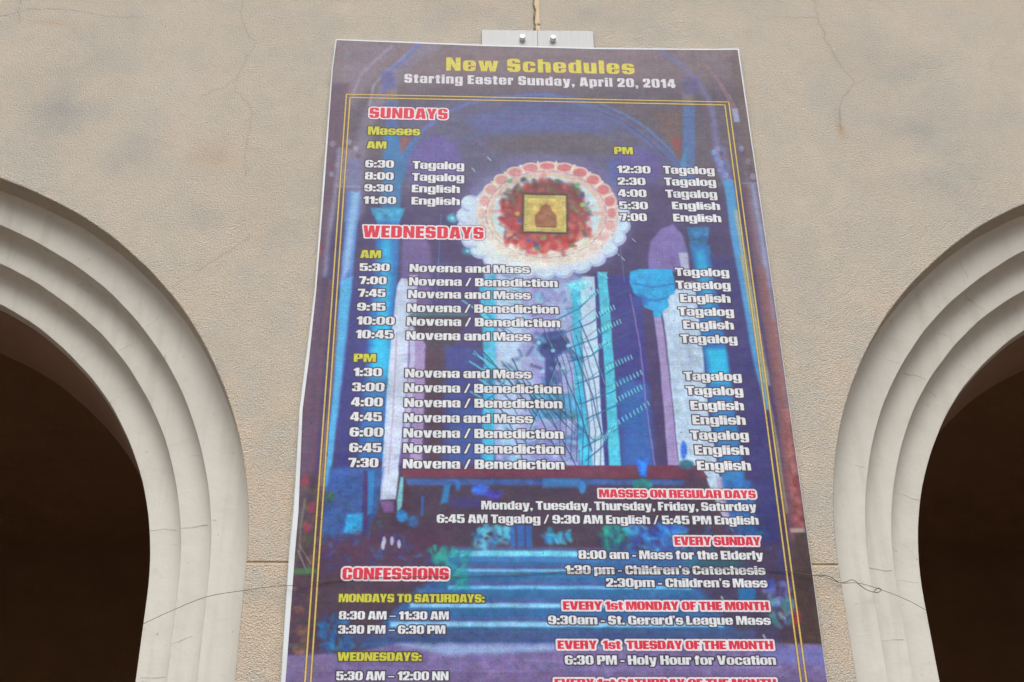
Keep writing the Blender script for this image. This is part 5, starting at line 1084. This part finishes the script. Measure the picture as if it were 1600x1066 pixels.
def build_print():
    bgi, q0 = paint_background()
    q = 1.6
    W_, H_ = int(PW / q), int(PH / q)
    h0, w0 = bgi.shape[:2]
    y = np.clip((np.arange(H_) + .5) * q / q0 - .5, 0, h0 - 1.001); x = np.clip((np.arange(W_) + .5) * q / q0 - .5, 0, w0 - 1.001)
    yi = y.astype(int); xi = x.astype(int); fy = (y - yi)[:, None, None].astype(np.float32); fx = (x - xi)[None, :, None].astype(np.float32)
    img = bgi[yi][:, xi] * (1 - fx) + bgi[yi][:, xi + 1] * fx
    img = img * (1 - fy) + (bgi[yi + 1][:, xi] * (1 - fx) + bgi[yi + 1][:, xi + 1] * fx) * fy
    # double gold border lines
    for k, fr in enumerate(FRAMES):
        fr = [(a, b) for a, b in fr]
        fr = [(fr[0][0] + (fr[0][0] - fr[1][0]) * .13, 4620)] + fr[1:3] + [(fr[3][0] + (fr[3][0] - fr[2][0]) * .13, 4620)]
        for a, b in zip(fr, fr[1:]):
            x0 = max(0, int(min(a[0], b[0]) / q) - 8); x1 = int(max(a[0], b[0]) / q) + 8
            y0 = max(0, int(min(a[1], b[1]) / q) - 8); y1 = min(H_, int(max(a[1], b[1]) / q) + 8)
            gx = (np.arange(x0, x1)[None] + .5) * q; gy = (np.arange(y0, y1)[:, None] + .5) * q
            dd = seg_dist(gx, gy, a, b)
            sub = img[y0:y1, x0:x1]
            if k == 0:   # dark gold band between the lines
                inx = 14 if a[0] != b[0] and abs(a[1] - b[1]) < 300 else 0
            al = np.clip(.5 - (dd - 6.5) / 3, 0, 1) * .5
            sub += al[..., None] * (np.array((84, 66, 48)) / 255. - sub)
            al = np.clip(.5 - (dd - 3.6) / 1.8, 0, 1)
            sub += al[..., None] * (np.array((206, 182, 100)) / 255. - sub)
    for t in TEXTS: paint_text(img, q, *t)
    rng = np.random.default_rng(5)
    # ink-jet weave and grain
    g = vnoise(H_, W_, 2.4, rng, 1)
    rows = vnoise(H_, 1, 2.6, rng, 1); cols = vnoise(1, W_, 3.2, rng, 1)
    img *= (1 + (g - .5) * .16 + (rows - .5) * .05 + (cols - .5) * .03)[..., None]
    for c in range(3): img[..., c] += (vnoise(H_, W_, 3.2, rng, 1) - .5) * .035
    # small dark specks of dirt
    for k in range(260):
        x_, y_ = rng.integers(4, W_ - 4), rng.integers(4, H_ - 4); s = rng.integers(1, 3)
        img[y_ - s:y_ + s, x_ - s:x_ + s] *= rng.uniform(.55, .85)
    return make_image('banner_print', img, True)

# ------------------------------------------------------------------ marks on the plaster (cracks, stains)
MX0, MX1, MZ0, MZ1 = -3.1, 4.0, -1.3, 4.1
CRACKS = [
[[-2.558,3.655,-2.555,3.59,-2.558,3.546,-2.533,3.467],2.5,0.5],
[[-2.653,3.511,-2.61,3.523,-2.558,3.546,-2.496,3.576,-2.366,3.58,-2.177,3.569,-2.04,3.53,-1.852,3.531],2.5,0.55],
[[-1.246,3.697,-1.255,3.587,-1.216,3.453,-1.145,3.322,-1.185,3.217,-1.212,3.113,-1.232,3.01,-1.23,2.945,-1.154,2.862,-1.117,2.775,-1.119,2.668,-1.129,2.572,-1.127,2.477,-1.113,2.315],2.2,0.42],
[[-1.235,3.036,-1.308,2.958,-1.411,2.905],2.2,0.35],
[[-1.418,1.55,-1.238,1.72,-1.053,1.893],2.4,0.4],
[[-1.105,2.501,-1.036,2.527],2,0.25],
[[2.231,3.809,2.232,3.724,2.24,3.641,2.261,3.449,2.293,3.343,2.325,3.222,2.362,3.16,2.38,3.098,2.305,3.003,2.271,2.926,2.252,2.825,2.249,2.75],2.2,0.6],
[[2.033,3.651,2.132,3.654,2.238,3.652],3,0.4],
[[2.24,2.895,2.262,2.89,2.252,2.8,2.251,2.741],4,0.6],
[[2.38,3.098,2.447,3.136],2,0.4],
[[2.633,3.822,2.686,3.778,2.735,3.712],2,0.3],
[[2.665,2.422,2.703,2.328],2,0.25],
[[0.508,3.821,0.506,3.754,0.502,3.709,0.511,3.665,0.505,3.609,0.506,3.543,0.499,3.467],6,1.0],
[[0.503,3.549,0.508,3.538],12,1.0],
[[0.527,3.547,0.532,3.542],11,0.9],
[[0.523,3.49,0.528,3.468],6,0.6],
[[-1.578,1.402,-1.547,1.423,-1.507,1.472],2.5,0.6],
[[-1.708,1.337,-1.669,1.366,-1.623,1.395],2.2,0.5],
[[-1.515,1.141,-1.487,1.157,-1.449,1.189],2.2,0.5],
[[-1.734,1.082,-1.691,1.133,-1.647,1.177],2.2,0.4],
[[-1.988,1.748,-1.96,1.765],3,0.5],
[[-1.374,0.774,-1.322,0.789,-1.286,0.812],2.2,0.5],
[[-1.275,0.708,-1.234,0.712],2.5,0.5],
[[-1.452,0.35,-1.415,0.354,-1.378,0.361,-1.353,0.357,-1.321,0.354],3,0.75],
[[-1.274,0.307,-1.222,0.311,-1.177,0.322,-1.15,0.325],3.5,0.85],
[[-1.334,0.274,-1.306,0.278],2.5,0.5],
[[-1.258,-0.286,-1.218,-0.273,-1.19,-0.257,-1.162,-0.245],3,0.8],
[[-1.396,-0.402,-1.337,-0.405,-1.288,-0.399],3,0.6],
[[-1.039,-0.214,-0.976,-0.205,-0.939,-0.202],2.5,0.3],
[[2.831,1.905,2.833,1.861,2.853,1.8],2.2,0.5],
[[2.861,1.748,2.902,1.718,2.953,1.667],2.6,0.65],
[[2.669,1.509,2.709,1.493,2.734,1.477],2.4,0.6],
[[2.437,1.246,2.494,1.234,2.542,1.211],2.8,0.9],
[[2.307,1.266,2.377,1.239],2,0.4],
[[2.569,1.219,2.627,1.171],2.4,0.5],
[[2.973,1.657,3.071,1.572],2.2,0.4],
[[3.132,1.756,3.185,1.682],2.2,0.4],
[[2.049,0.622,2.077,0.611,2.093,0.611],2.6,0.7],
[[2.304,0.591,2.351,0.577,2.391,0.555,2.423,0.548],2.6,0.7],
[[2.067,0.113,2.107,0.107,2.175,0.1],2.6,0.7],
[[2.231,0.099,2.295,0.096,2.338,0.089],2.4,0.5],
[[2.069,-0.263,2.125,-0.256,2.174,-0.256],2.6,0.65],
[[1.895,-0.276,2.0,-0.282],2.2,0.25]]
STAINS = [
[-2.13,2.89,0.32,0.41,0,0.32],
[-2.21,2.84,0.18,0.3,0,0.15],
[-1.72,2.46,0.21,0.17,0,0.3],
[-1.61,3.36,0.15,0.49,3,0.35],
[-1.72,2.95,0.22,0.41,3,0.2],
[-2.21,3.29,0.15,0.21,0,0.2],
[2.25,2.73,0.03,0.07,1,0.7],
[0.51,3.64,0.02,0.22,1,0.3],
[2.24,2.8,0.02,0.06,2,0.4],
[2.59,3.32,0.35,0.33,0,0.3],
[2.72,2.71,0.3,0.3,0,0.35],
[2.26,2.41,0.33,0.24,0,0.28],
[2.86,2.29,0.29,0.24,0,0.25],
[2.8,3.6,0.32,0.23,3,0.3],
[3.16,3.23,0.23,0.33,3,0.25],
[-1.31,2.43,0.24,0.19,1,0.25],
[-2.35,3.47,0.15,0.03,1,0.35],
[0.06,3.63,0.23,0.11,0,0.3],
[0.88,3.65,0.23,0.14,0,0.25],
[3.22,2.98,0.15,0.21,0,0.3],
[-0.93,2.12,0.21,0.27,1,0.2],
[-1.37,2.06,0.17,0.18,0,0.3],
[-0.85,2.87,0.11,0.3,0,0.2],
[1.85,1.73,0.14,0.26,0,0.15],
[-1.35,2.2,0.21,0.14,3,0.2]]
def build_marks():
    q = .0032
    W_, H_ = int((MX1 - MX0) / q), int((MZ1 - MZ0) / q)
    a = np.zeros((H_, W_, 3), np.float32)
    a[..., 1] = .5
    rng = np.random.default_rng(9)
    pr = random.Random(4)
    for flat, wd, s in CRACKS:
        pts = [((x - MX0) / q, (MZ1 - z) / q) for x, z in zip(flat[::2], flat[1::2])]
        fine = [pts[0]]
        for p0, p1 in zip(pts, pts[1:]):
            L_ = math.hypot(p1[0] - p0[0], p1[1] - p0[1]); n = max(1, int(L_ / 9))
            for i in range(1, n + 1):
                t = i / n
                j = 0 if i == n else 1.5
                fine.append((p0[0] + (p1[0] - p0[0]) * t + pr.gauss(0, j), p0[1] + (p1[1] - p0[1]) * t + pr.gauss(0, j)))
        for p0, p1 in zip(fine, fine[1:]):
            x0 = int(min(p0[0], p1[0])) - 8; x1 = int(max(p0[0], p1[0])) + 9; y0 = int(min(p0[1], p1[1])) - 8; y1 = int(max(p0[1], p1[1])) + 9
            x0, y0 = max(x0, 0), max(y0, 0); x1, y1 = min(x1, W_), min(y1, H_)
            if x1 <= x0 or y1 <= y0: continue
            dd = seg_dist(np.arange(x0, x1)[None] + .5, np.arange(y0, y1)[:, None] + .5, p0, p1)
            w2 = wd * .0013 / q * pr.uniform(.45, .85)
            v = np.clip(.5 - (dd - w2) / 1.3, 0, 1) * s * pr.uniform(.55, 1)
            v = np.maximum(v, np.exp(-(dd / 4) ** 2) * .16 * s)
            a[y0:y1, x0:x1, 0] = np.maximum(a[y0:y1, x0:x1, 0], v)
    n = vnoise(H_, W_, 70, rng, 5)
    for x, z, rx, rz, k, s in STAINS:
        cx, cy = (x - MX0) / q, (MZ1 - z) / q; rx /= q; rz /= q
        x0, x1 = max(0, int(cx - 2 * rx)), min(W_, int(cx + 2 * rx)); y0, y1 = max(0, int(cy - 2 * rz)), min(H_, int(cy + 2 * rz))
        if x1 <= x0 or y1 <= y0: continue
        gx = (np.arange(x0, x1)[None] - cx) / rx; gy = (np.arange(y0, y1)[:, None] - cy) / rz
        f = np.exp(-(gx ** 2 + gy ** 2) * 1.3) * np.clip((n[y0:y1, x0:x1] - .28) * 2.4, 0, 1.2) * s
        if k == 0: a[y0:y1, x0:x1, 1] += f * .5
        if k == 3: a[y0:y1, x0:x1, 1] -= f * .5
        if k == 1: a[y0:y1, x0:x1, 2] += f
        if k == 2: a[y0:y1, x0:x1, 0] = np.maximum(a[y0:y1, x0:x1, 0], f * .6)
    return make_image('plaster_marks', a, False)
PRINT = build_print()
MARKS = build_marks()
def mark_uv(co): return ((co.x - MX0) / (MX1 - MX0), (co.z - MZ0) / (MZ1 - MZ0))
def print_uv(co): return ((co.x - X0) * 1000 / PW, 1 - (ZT - co.z) * 1000 / PH)

# ------------------------------------------------------------------ materials
class Mat:
    def __init__(s, name, rough=.8, spec=.3, metal=0):
        s.m = bpy.data.materials.new(name); s.m.use_nodes = True
        s.t = s.m.node_tree; s.b = s.t.nodes['Principled BSDF']
        s.b.inputs['Roughness'].default_value = rough
        s.b.inputs['Specular IOR Level'].default_value = spec
        s.b.inputs['Metallic'].default_value = metal
        s.co = s.t.nodes.new('ShaderNodeTexCoord').outputs['Object']
    def link(s, a, b): s.t.links.new(a, b)
    def noise(s, scale, detail=3, rough=.55, vec=None):
        n = s.t.nodes.new('ShaderNodeTexNoise'); n.inputs['Scale'].default_value = scale
        n.inputs['Detail'].default_value = detail; n.inputs['Roughness'].default_value = rough
        s.link(vec or s.co, n.inputs['Vector']); return n.outputs['Fac']
    def voro(s, scale, feature='F1'):
        n = s.t.nodes.new('ShaderNodeTexVoronoi'); n.feature = feature; n.inputs['Scale'].default_value = scale
        s.link(s.co, n.inputs['Vector']); return n.outputs['Distance']
    def remap(s, f, a, b, c=0., d=1.):
        n = s.t.nodes.new('ShaderNodeMapRange'); n.inputs[1].default_value = a; n.inputs[2].default_value = b
        n.inputs[3].default_value = c; n.inputs[4].default_value = d; s.link(f, n.inputs[0]); return n.outputs[0]
    def math(s, op, a, b):
        n = s.t.nodes.new('ShaderNodeMath'); n.operation = op
        for i, v in enumerate((a, b)):
            if isinstance(v, (int, float)): n.inputs[i].default_value = v
            else: s.link(v, n.inputs[i])
        return n.outputs[0]
    def mix(s, f, a, b, mode='MIX'):
        n = s.t.nodes.new('ShaderNodeMix'); n.data_type = 'RGBA'; n.blend_type = mode
        if isinstance(f, (int, float)): n.inputs[0].default_value = f
        else: s.link(f, n.inputs[0])
        for i, v in ((6, a), (7, b)):
            if isinstance(v, tuple): n.inputs[i].default_value = (*v, 1)
            else: s.link(v, n.inputs[i])
        return n.outputs[2]
    def color(s, c):
        if isinstance(c, tuple): s.b.inputs['Base Color'].default_value = (*c, 1)
        else: s.link(c, s.b.inputs['Base Color'])
    def bump(s, h, dist, strength=1.0):
        n = s.t.nodes.new('ShaderNodeBump'); n.inputs['Distance'].default_value = dist; n.inputs['Strength'].default_value = strength
        s.link(h, n.inputs['Height']); s.link(n.outputs[0], s.b.inputs['Normal'])
    def image(s, im, ext='EXTEND'):
        n = s.t.nodes.new('ShaderNodeTexImage'); n.image = im; n.extension = ext; n.interpolation = 'Linear'
        u = s.t.nodes.new('ShaderNodeUVMap'); u.uv_map = 'UVMap'; s.link(u.outputs[0], n.inputs[0]); return n.outputs[0]
    def sep(s, c):
        n = s.t.nodes.new('ShaderNodeSeparateColor'); s.link(c, n.inputs[0]); return n.outputs

def m_stucco():
    M = Mat('rough_stucco', .92, .15)
    r, g, b = M.sep(M.image(MARKS))[:3]
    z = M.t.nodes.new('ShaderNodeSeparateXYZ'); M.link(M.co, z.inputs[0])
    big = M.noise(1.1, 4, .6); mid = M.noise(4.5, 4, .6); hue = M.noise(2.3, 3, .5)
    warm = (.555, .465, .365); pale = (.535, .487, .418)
    # greyer towards the top, tanner on the pier below, broken up by noise
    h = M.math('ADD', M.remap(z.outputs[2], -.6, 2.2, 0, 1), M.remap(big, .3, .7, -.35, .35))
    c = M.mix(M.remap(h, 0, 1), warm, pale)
    c = M.mix(M.remap(hue, .5, .72, 0, .45), c, (.58, .49, .425))
    c = M.mix(M.remap(mid, .48, .64, 0, .7), c, (.47, .46, .415))
    c = M.mix(M.remap(M.noise(1.9, 5, .65), .47, .63, 0, .75), c, (.46, .445, .405))
    c = M.mix(M.remap(M.noise(13, 4, .6), .55, .7, 0, .3), c, (.44, .385, .315))
    c = M.mix(M.remap(mid, .42, .25, 0, .4), c, (.64, .57, .48))
    c = M.mix(M.remap(g, .5, .75, 0, .85), c, (.34, .345, .34))
    c = M.mix(M.remap(g, .5, .25, 0, .6), c, (.58, .55, .51))
    c = M.mix(M.remap(b, 0, .7, 0, .8), c, (.44, .27, .14))
    gr = M.noise(170, 2, .7); gr2 = M.noise(62, 3, .6)
    c = M.mix(M.remap(gr, .44, .66, .0, .38), c, (.36, .30, .23))
    c = M.mix(M.remap(M.noise(140, 2, .7), .56, .70, .0, .55), c, (.70, .65, .57))
    pit = M.noise(95, 1, .5)
    c = M.mix(M.remap(pit, .70, .76, 0, .6), c, (.16, .12, .09))
    c = M.mix(M.remap(r, 0, .9, 0, .72), c, (.13, .095, .065))
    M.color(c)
    hgt = M.math('ADD', M.math('MULTIPLY', M.voro(120), -.5), M.math('MULTIPLY', M.noise(125, 2, .6), 1.3))
    hgt = M.math('ADD', hgt, M.math('MULTIPLY', M.noise(24, 2, .5), .35))
    hgt = M.math('ADD', hgt, M.math('MULTIPLY', M.noise(7, 3, .5), .8))
    hgt = M.math('SUBTRACT', hgt, M.math('MULTIPLY', r, .8))
    M.bump(hgt, .0085, 1.0)
    return M.m
def m_paint():
    M = Mat('white_lime_paint', .75, .2)
    r, g, b = M.sep(M.image(MARKS))[:3]
    n = M.noise(3.0, 4, .6); f = M.noise(45, 3, .6)
    c = M.mix(M.remap(n, .3, .7), (.575, .565, .52), (.53, .52, .485))
    c = M.mix(M.remap(f, .6, .8, 0, .3), c, (.50, .48, .43))
    c = M.mix(M.remap(M.noise(30, 1), .74, .8, 0, .5), c, (.3, .27, .22))
    mp = M.t.nodes.new('ShaderNodeMapping'); mp.inputs['Scale'].default_value = (14, 14, 1.1); M.link(M.co, mp.inputs[0])
    c = M.mix(M.remap(M.noise(1, 4, .6, mp.outputs[0]), .50, .74, 0, .5), c, (.44, .42, .37))
    c = M.mix(M.remap(M.noise(7, 4, .65), .54, .72, 0, .45), c, (.46, .44, .39))
    c = M.mix(M.remap(r, .1, .9, 0, .85), c, (.16, .14, .11))
    M.color(c)
    h = M.math('ADD', M.math('MULTIPLY', M.noise(7, 3), .8), M.math('MULTIPLY', M.noise(60, 2), .12))
    M.bump(M.math('SUBTRACT', h, M.math('MULTIPLY', r, .5)), .008, .8)
    return M.m
def m_plain(name, c1, c2, scale, rough=.8, spec=.3, bump=0, bs=40):
    M = Mat(name, rough, spec)
    M.color(M.mix(M.remap(M.noise(scale, 4, .6), .3, .7), c1, c2))
    if bump: M.bump(M.noise(bs, 3, .6), bump, .8)
    return M.m
def m_sealant():
    M = Mat('joint_sealant', .7, .3)
    r, g, b = M.sep(M.image(MARKS))[:3]
    c = M.mix(M.remap(M.noise(14, 3), .35, .65), (.62, .50, .35), (.54, .43, .30))
    c = M.mix(M.remap(M.noise(60, 2), .6, .75, 0, .6), c, (.28, .2, .11))
    c = M.mix(M.remap(r, .1, .8, 0, .95), c, (.07, .05, .03))
    M.color(c); M.bump(M.math('SUBTRACT', M.noise(50, 3), r), .008, .9)
    return M.m
PK = 1.16
def m_print():
    M = Mat('printed_vinyl', .5, .25)
    im = M.image(PRINT)
    c = M.mix(1.0, im, (1 / PK,) * 3, 'MULTIPLY')
    c = M.mix(1.0, c, (.016, .0165, .018), 'SUBTRACT')
    M.color(c)
    M.bump(M.math('ADD', M.noise(2.2, 3, .5), M.math('MULTIPLY', M.noise(260, 1), .02)), .035, .6)
    return M.m
def m_metal(name, col, rough, metal=1.0, brushed=False):
    M = Mat(name, rough, .5, metal)
    if brushed:
        mp = M.t.nodes.new('ShaderNodeMapping'); mp.inputs['Scale'].default_value = (160, 160, 3)
        M.link(M.co, mp.inputs[0]); n = M.noise(1, 2, .5, mp.outputs[0])
        M.color(M.mix(M.remap(n, .3, .7), col, tuple(v * .88 for v in col)))
    else: M.color(M.mix(M.remap(M.noise(60, 2), .4, .7), col, tuple(v * .7 for v in col)))
    return M.m
STUCCO = m_stucco(); PAINT = m_paint(); SEAL = m_sealant(); VINYL = m_print()
WHITEV = m_plain('white_vinyl', (.60, .65, .69), (.50, .55, .59), 5, .5, .4)
CORE = m_plain('wall_masonry', (.30, .27, .23), (.24, .22, .19), 6, .9, .1, .004)
BROWN = m_plain('dark_brown_plaster', (.42, .28, .185), (.35, .23, .15), 2.5, .85, .15, .004, 20)
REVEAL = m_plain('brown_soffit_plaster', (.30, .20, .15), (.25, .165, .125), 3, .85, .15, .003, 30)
ALU = m_metal('brushed_aluminium_plate', (.37, .38, .395), .5, .1, True)
BOLT = m_metal('zinc_bolt', (.80, .83, .86), .4, .25)
WIREM = m_metal('rusty_wire', (.16, .13, .11), .6, .4)
PAVE = m_plain('pavement_concrete', (.22, .16, .115), (.17, .125, .09), .8, .9, .2, .004, 30)

# ------------------------------------------------------------------ ground
GZ = -4.47
v, f = box(-90, 90, -110, 70, GZ - .3, GZ)
tag(link('pavement', v, f, PAVE), kind='structure')

# ------------------------------------------------------------------ the church wall
LX, RX, R0 = -3.369, 4.3046, 2.463
RR = [2.463, 2.272, 2.114, 1.950]
DD = [0.0, .15, .265, .38]
NA = 96
def wob(cx, t, k):   # hand-trowelled edge, a few millimetres out of true
    return math.sin(t) * (.0032 * math.sin(7 * t + cx * 3 + k) + .0022 * math.sin(19 * t + cx + 2 * k) + .0012 * math.sin(53 * t + 3 * k))
def arc(cx, r, k=0, n=NA):
    return [(cx + (r + wob(cx, i / n * math.pi, k)) * math.cos(i / n * math.pi), (r + wob(cx, i / n * math.pi, k)) * math.sin(i / n * math.pi)) for i in range(n + 1)]
building = empty('church_wall')
tag(building, 'beige roughcast church wall with two stepped white arches and dark openings', 'wall')
def panel(outline, label=None, y1=.2):
    v, f = prism(outline, 0, y1, .004)
    o = link('stucco_panel', v, f, STUCCO, building, mark_uv)
    if label: o['label'] = label
    return o
SX0, SX1 = .503, .538      # the vertical joint
JZ = .006                  # half the horizontal joint
WX0, WX1, TOP = -7.4, 8.3, 6.2
aL = [(x, z) for x, z in arc(LX, R0) if z > JZ]; aR = [(x, z) for x, z in arc(RX, R0) if z > JZ]
aL = [(LX + R0, JZ)] + aL + [(LX - R0, JZ)]; aR = [(RX + R0, JZ)] + aR + [(RX - R0, JZ)]
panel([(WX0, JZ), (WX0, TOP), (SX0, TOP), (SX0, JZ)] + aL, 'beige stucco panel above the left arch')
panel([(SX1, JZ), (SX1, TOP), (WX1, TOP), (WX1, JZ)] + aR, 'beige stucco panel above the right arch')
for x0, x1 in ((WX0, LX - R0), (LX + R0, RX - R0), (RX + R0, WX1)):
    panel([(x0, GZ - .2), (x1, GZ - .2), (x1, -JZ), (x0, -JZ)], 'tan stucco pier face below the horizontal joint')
v, f = box(SX0 - .002, SX1 + .002, .005, .06, JZ, TOP)
link('joint_sealant', v, f, SEAL, building, mark_uv)
for x0, x1 in ((WX0, LX - R0), (LX + R0, RX - R0), (RX + R0, WX1)):
    v, f = box(x0 + .003, x1 - .003, .007, .06, -JZ - .002, JZ + .002)
    link('joint_sealant', v, f, SEAL, building, mark_uv)
def arch_outline(cx, r):
    return [(cx + r, GZ - .2)] + arc(cx, r) + [(cx - r, GZ - .2)]
core = [(WX0 + .02, GZ - .25), (LX - 2.34, GZ - .25)] + arch_outline(LX, 2.34)[::-1] + [(RX - 2.34, GZ - .25)] + arch_outline(RX, 2.34)[::-1] + [(WX1 - .02, GZ - .25), (WX1 - .02, TOP - .02), (WX0 + .02, TOP - .02)]
v, f = prism(core, .19, .97)
link('wall_core', v, f, CORE, building)

def sweep(name, cx, rin, rout, y0, y1, mat, parent, k, bev=.005):
    ro = rout - .045
    fl = [(rout, y1), (rout, y0 - .03), (ro + .002, y0 - .03)] + [(ro - .03 + .03 * math.cos(a), y0 - .03 + .03 * math.sin(a)) for a in (R(15), R(35), R(55), R(75))] + [(ro - .03, y0)]
    prof = (fl if k < 9 else [(rout, y1), (rout, y0)]) + [(rin + bev, y0), (rin + bev * .3, y0 + bev * .3), (rin, y0 + bev), (rin, y1)]
    zb = GZ - .1
    path = [(0, z) for z in (zb, zb * .6, zb * .3)] + [(t / NA * math.pi, None) for t in range(NA + 1)] + [(math.pi, z) for z in (zb * .3, zb * .6, zb)]
    verts = []; faces = []
    n = len(prof)
    for t, z in path:
        for r, y in prof:
            rr = r + wob(cx, t, k if r < rin + .05 else (k - 1 if k < 9 else 3))
            verts.append((cx + rr * math.cos(t), y, z if z is not None else rr * math.sin(t)))
    for i in range(len(path) - 1):
        for j in range(n):
            a = i * n + j; b = i * n + (j + 1) % n
            faces.append((a, b, b + n, a + n))
    me = link(name, verts, faces, mat, parent, mark_uv, 35)
    return me
for cx, side in ((LX, 'left'), (RX, 'right')):
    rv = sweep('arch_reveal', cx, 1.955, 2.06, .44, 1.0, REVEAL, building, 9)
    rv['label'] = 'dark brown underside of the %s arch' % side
    for k in (1, 2, 3):
        yb = (.9, .94, .45)[k - 1]
        sweep('arch_step', cx, RR[k], RR[k - 1] + .045, DD[k], yb, PAINT, rv, k)
# dark porch behind
def slab(name, x0, x1, y0, y1, z0, z1):
    v, f = box(x0, x1, y0, y1, z0, z1)
    return link(name, v, f, BROWN, building)
slab('porch_ceiling', WX0, WX1, .96, 7.0, 3.4, 3.6)
slab('porch_back_wall', WX0, WX1, 6.8, 7.02, GZ - .1, 3.42)
slab('porch_side_wall', WX0 - .02, WX0 + .2, .965, 6.9, GZ - .1, 3.41)
slab('porch_side_wall', WX1 - .2, WX1 + .02, .965, 6.9, GZ - .1, 3.41)
slab('porch_partition', .3, .6, .965, 6.85, GZ - .1, 3.41)

# ------------------------------------------------------------------ the banner
banner = empty('hanging_banner')
tag(banner, 'tall printed mass schedule banner in purple and blue bolted between two arches', 'banner')
LE = [[-0.6701,3.3378],[-0.6812,3.0933],[-0.6827,2.2635],[-0.6837,1.5054],[-0.7014,1.0909],[-0.7129,0.7923],[-0.7044,0.2385],[-0.7096,0.0388],[-0.7059,-0.2744],[-0.7017,-0.5887]]; LI = [[-0.6639,3.3248],[-0.6738,3.0935],[-0.6716,2.2637],[-0.6739,1.5056],[-0.6839,1.0912],[-0.6968,0.7924],[-0.6796,0.2387],[-0.6814,0.039],[-0.6807,-0.2744],[-0.6805,-0.5887]]
ZB = -1.12
outer = [(.19, 3.317), (.855, 3.311), (1.50, 3.320), (1.714, 3.330), (1.7105, 1.67), (1.7015, .058), (1.697, -.587), (1.693, ZB), (-.70, ZB)] + [tuple(p) for p in LE[::-1]]
v, f = prism(outer, -.047, .0 - .002, .003)
link('banner_frame', v, f, WHITEV, banner)
inner = [(.19, 3.301), (.855, 3.295), (1.50, 3.306), (1.7035, 3.314), (1.7055, 1.67), (1.6975, .058), (1.693, -.587), (1.688, ZB + .02), (-.68, ZB + .02)] + [tuple(p) for p in LI[::-1]]
v, f = prism(inner, -.05, -.0465, .001)
link('printed_sheet', v, f, VINYL, banner, print_uv)
def bolt(x, z, parent):
    prof = [(0, .0), (.0145, .0), (.0165, .002), (.0175, .006), (.0175, .030)]
    y0 = -.052
    n = 20; verts = []; faces = []
    for r, dy in prof:
        for i in range(n):
            a = 2 * math.pi * i / n
            verts.append((x + r * math.cos(a), y0 + dy, z + r * math.sin(a)))
    for j in range(len(prof) - 1):
        for i in range(n):
            a = j * n + i; b = j * n + (i + 1) % n
            faces.append((a, a + n, b + n, b))
    link('bolt', verts, faces, BOLT, parent, None, 40)
for x0, x1, zt0, zt1, bxx, bz in ((.187, .5184, 3.462, 3.466, .428, 3.388), (.519, .853, 3.467, 3.472, .609, 3.387)):
    v, f = prism([(x0, 3.2), (x1, 3.2), (x1, zt1), (x0, zt0)], -.024, -.001, .0015)
    pl = link('mounting_plate', v, f, ALU, banner)
    bolt(bxx, bz, pl)

# ------------------------------------------------------------------ the wire
def tube(name, pts, r, mat, parent=None, seg=6):
    P = [Vector(p) for p in pts]
    fine = []
    for i in range(len(P) - 1):
        p0 = P[max(i - 1, 0)]; p1 = P[i]; p2 = P[i + 1]; p3 = P[min(i + 2, len(P) - 1)]
        for k in range(4):
            t = k / 4
            fine.append(.5 * ((2 * p1) + (p2 - p0) * t + (2 * p0 - 5 * p1 + 4 * p2 - p3) * t * t + (3 * p1 - p0 - 3 * p2 + p3) * t ** 3))
    fine.append(P[-1])
    verts = []; faces = []
    for i, p in enumerate(fine):
        tn = (fine[min(i + 1, len(fine) - 1)] - fine[max(i - 1, 0)]).normalized()
        a = tn.cross(Vector((0, 1, .3))).normalized(); b = tn.cross(a)
        for k in range(seg):
            an = 2 * math.pi * k / seg
            verts.append(p + a * math.cos(an) * r + b * math.sin(an) * r)
    for i in range(len(fine) - 1):
        for k in range(seg):
            a = i * seg + k; b = i * seg + (k + 1) % seg
            faces.append((a, b, b + seg, a + seg))
    return link(name, verts, faces, mat, parent, None, 60)
wire = tube('thin_wire', [[-1.413,0.36,-0.148],[-1.282,0.24,-0.142],[-1.092,0.12,-0.117],[-0.907,-0.005,-0.141],[-0.761,-0.03,-0.13],[-0.679,-0.07,-0.145],[-0.592,-0.062,-0.128],[-0.481,-0.058,-0.112],[-0.329,-0.056,-0.099],[-0.147,-0.056,-0.092],[0.021,-0.056,-0.088],[0.193,-0.056,-0.084],[0.357,-0.056,-0.08],[0.556,-0.056,-0.063],[0.689,-0.056,-0.056],[0.898,-0.056,-0.049],[1.138,-0.056,-0.045],[1.343,-0.056,-0.047],[1.491,-0.058,-0.052],[1.61,-0.062,-0.066],[1.686,-0.07,-0.084],[1.762,-0.03,-0.075],[1.836,-0.008,-0.093],[1.926,0.03,-0.076],[2.048,0.12,-0.063],[2.223,0.26,-0.056],[2.347,0.37,-0.061]], .0013, WIREM)
tag(wire, 'thin dark wire strung from arch to arch across the banner', 'wire')
tube('twisted_end', [[1.722,-0.05,-0.074],[1.78,-0.03,-0.071],[1.836,-0.01,-0.094],[1.898,0.01,-0.069],[1.94,0.05,-0.076],[1.985,0.09,-0.084],[2.039,0.12,-0.083],[2.062,0.12,-0.07],[2.049,0.12,-0.06],[2.028,0.12,-0.077],[2.041,0.12,-0.086]], .0018, WIREM, wire)
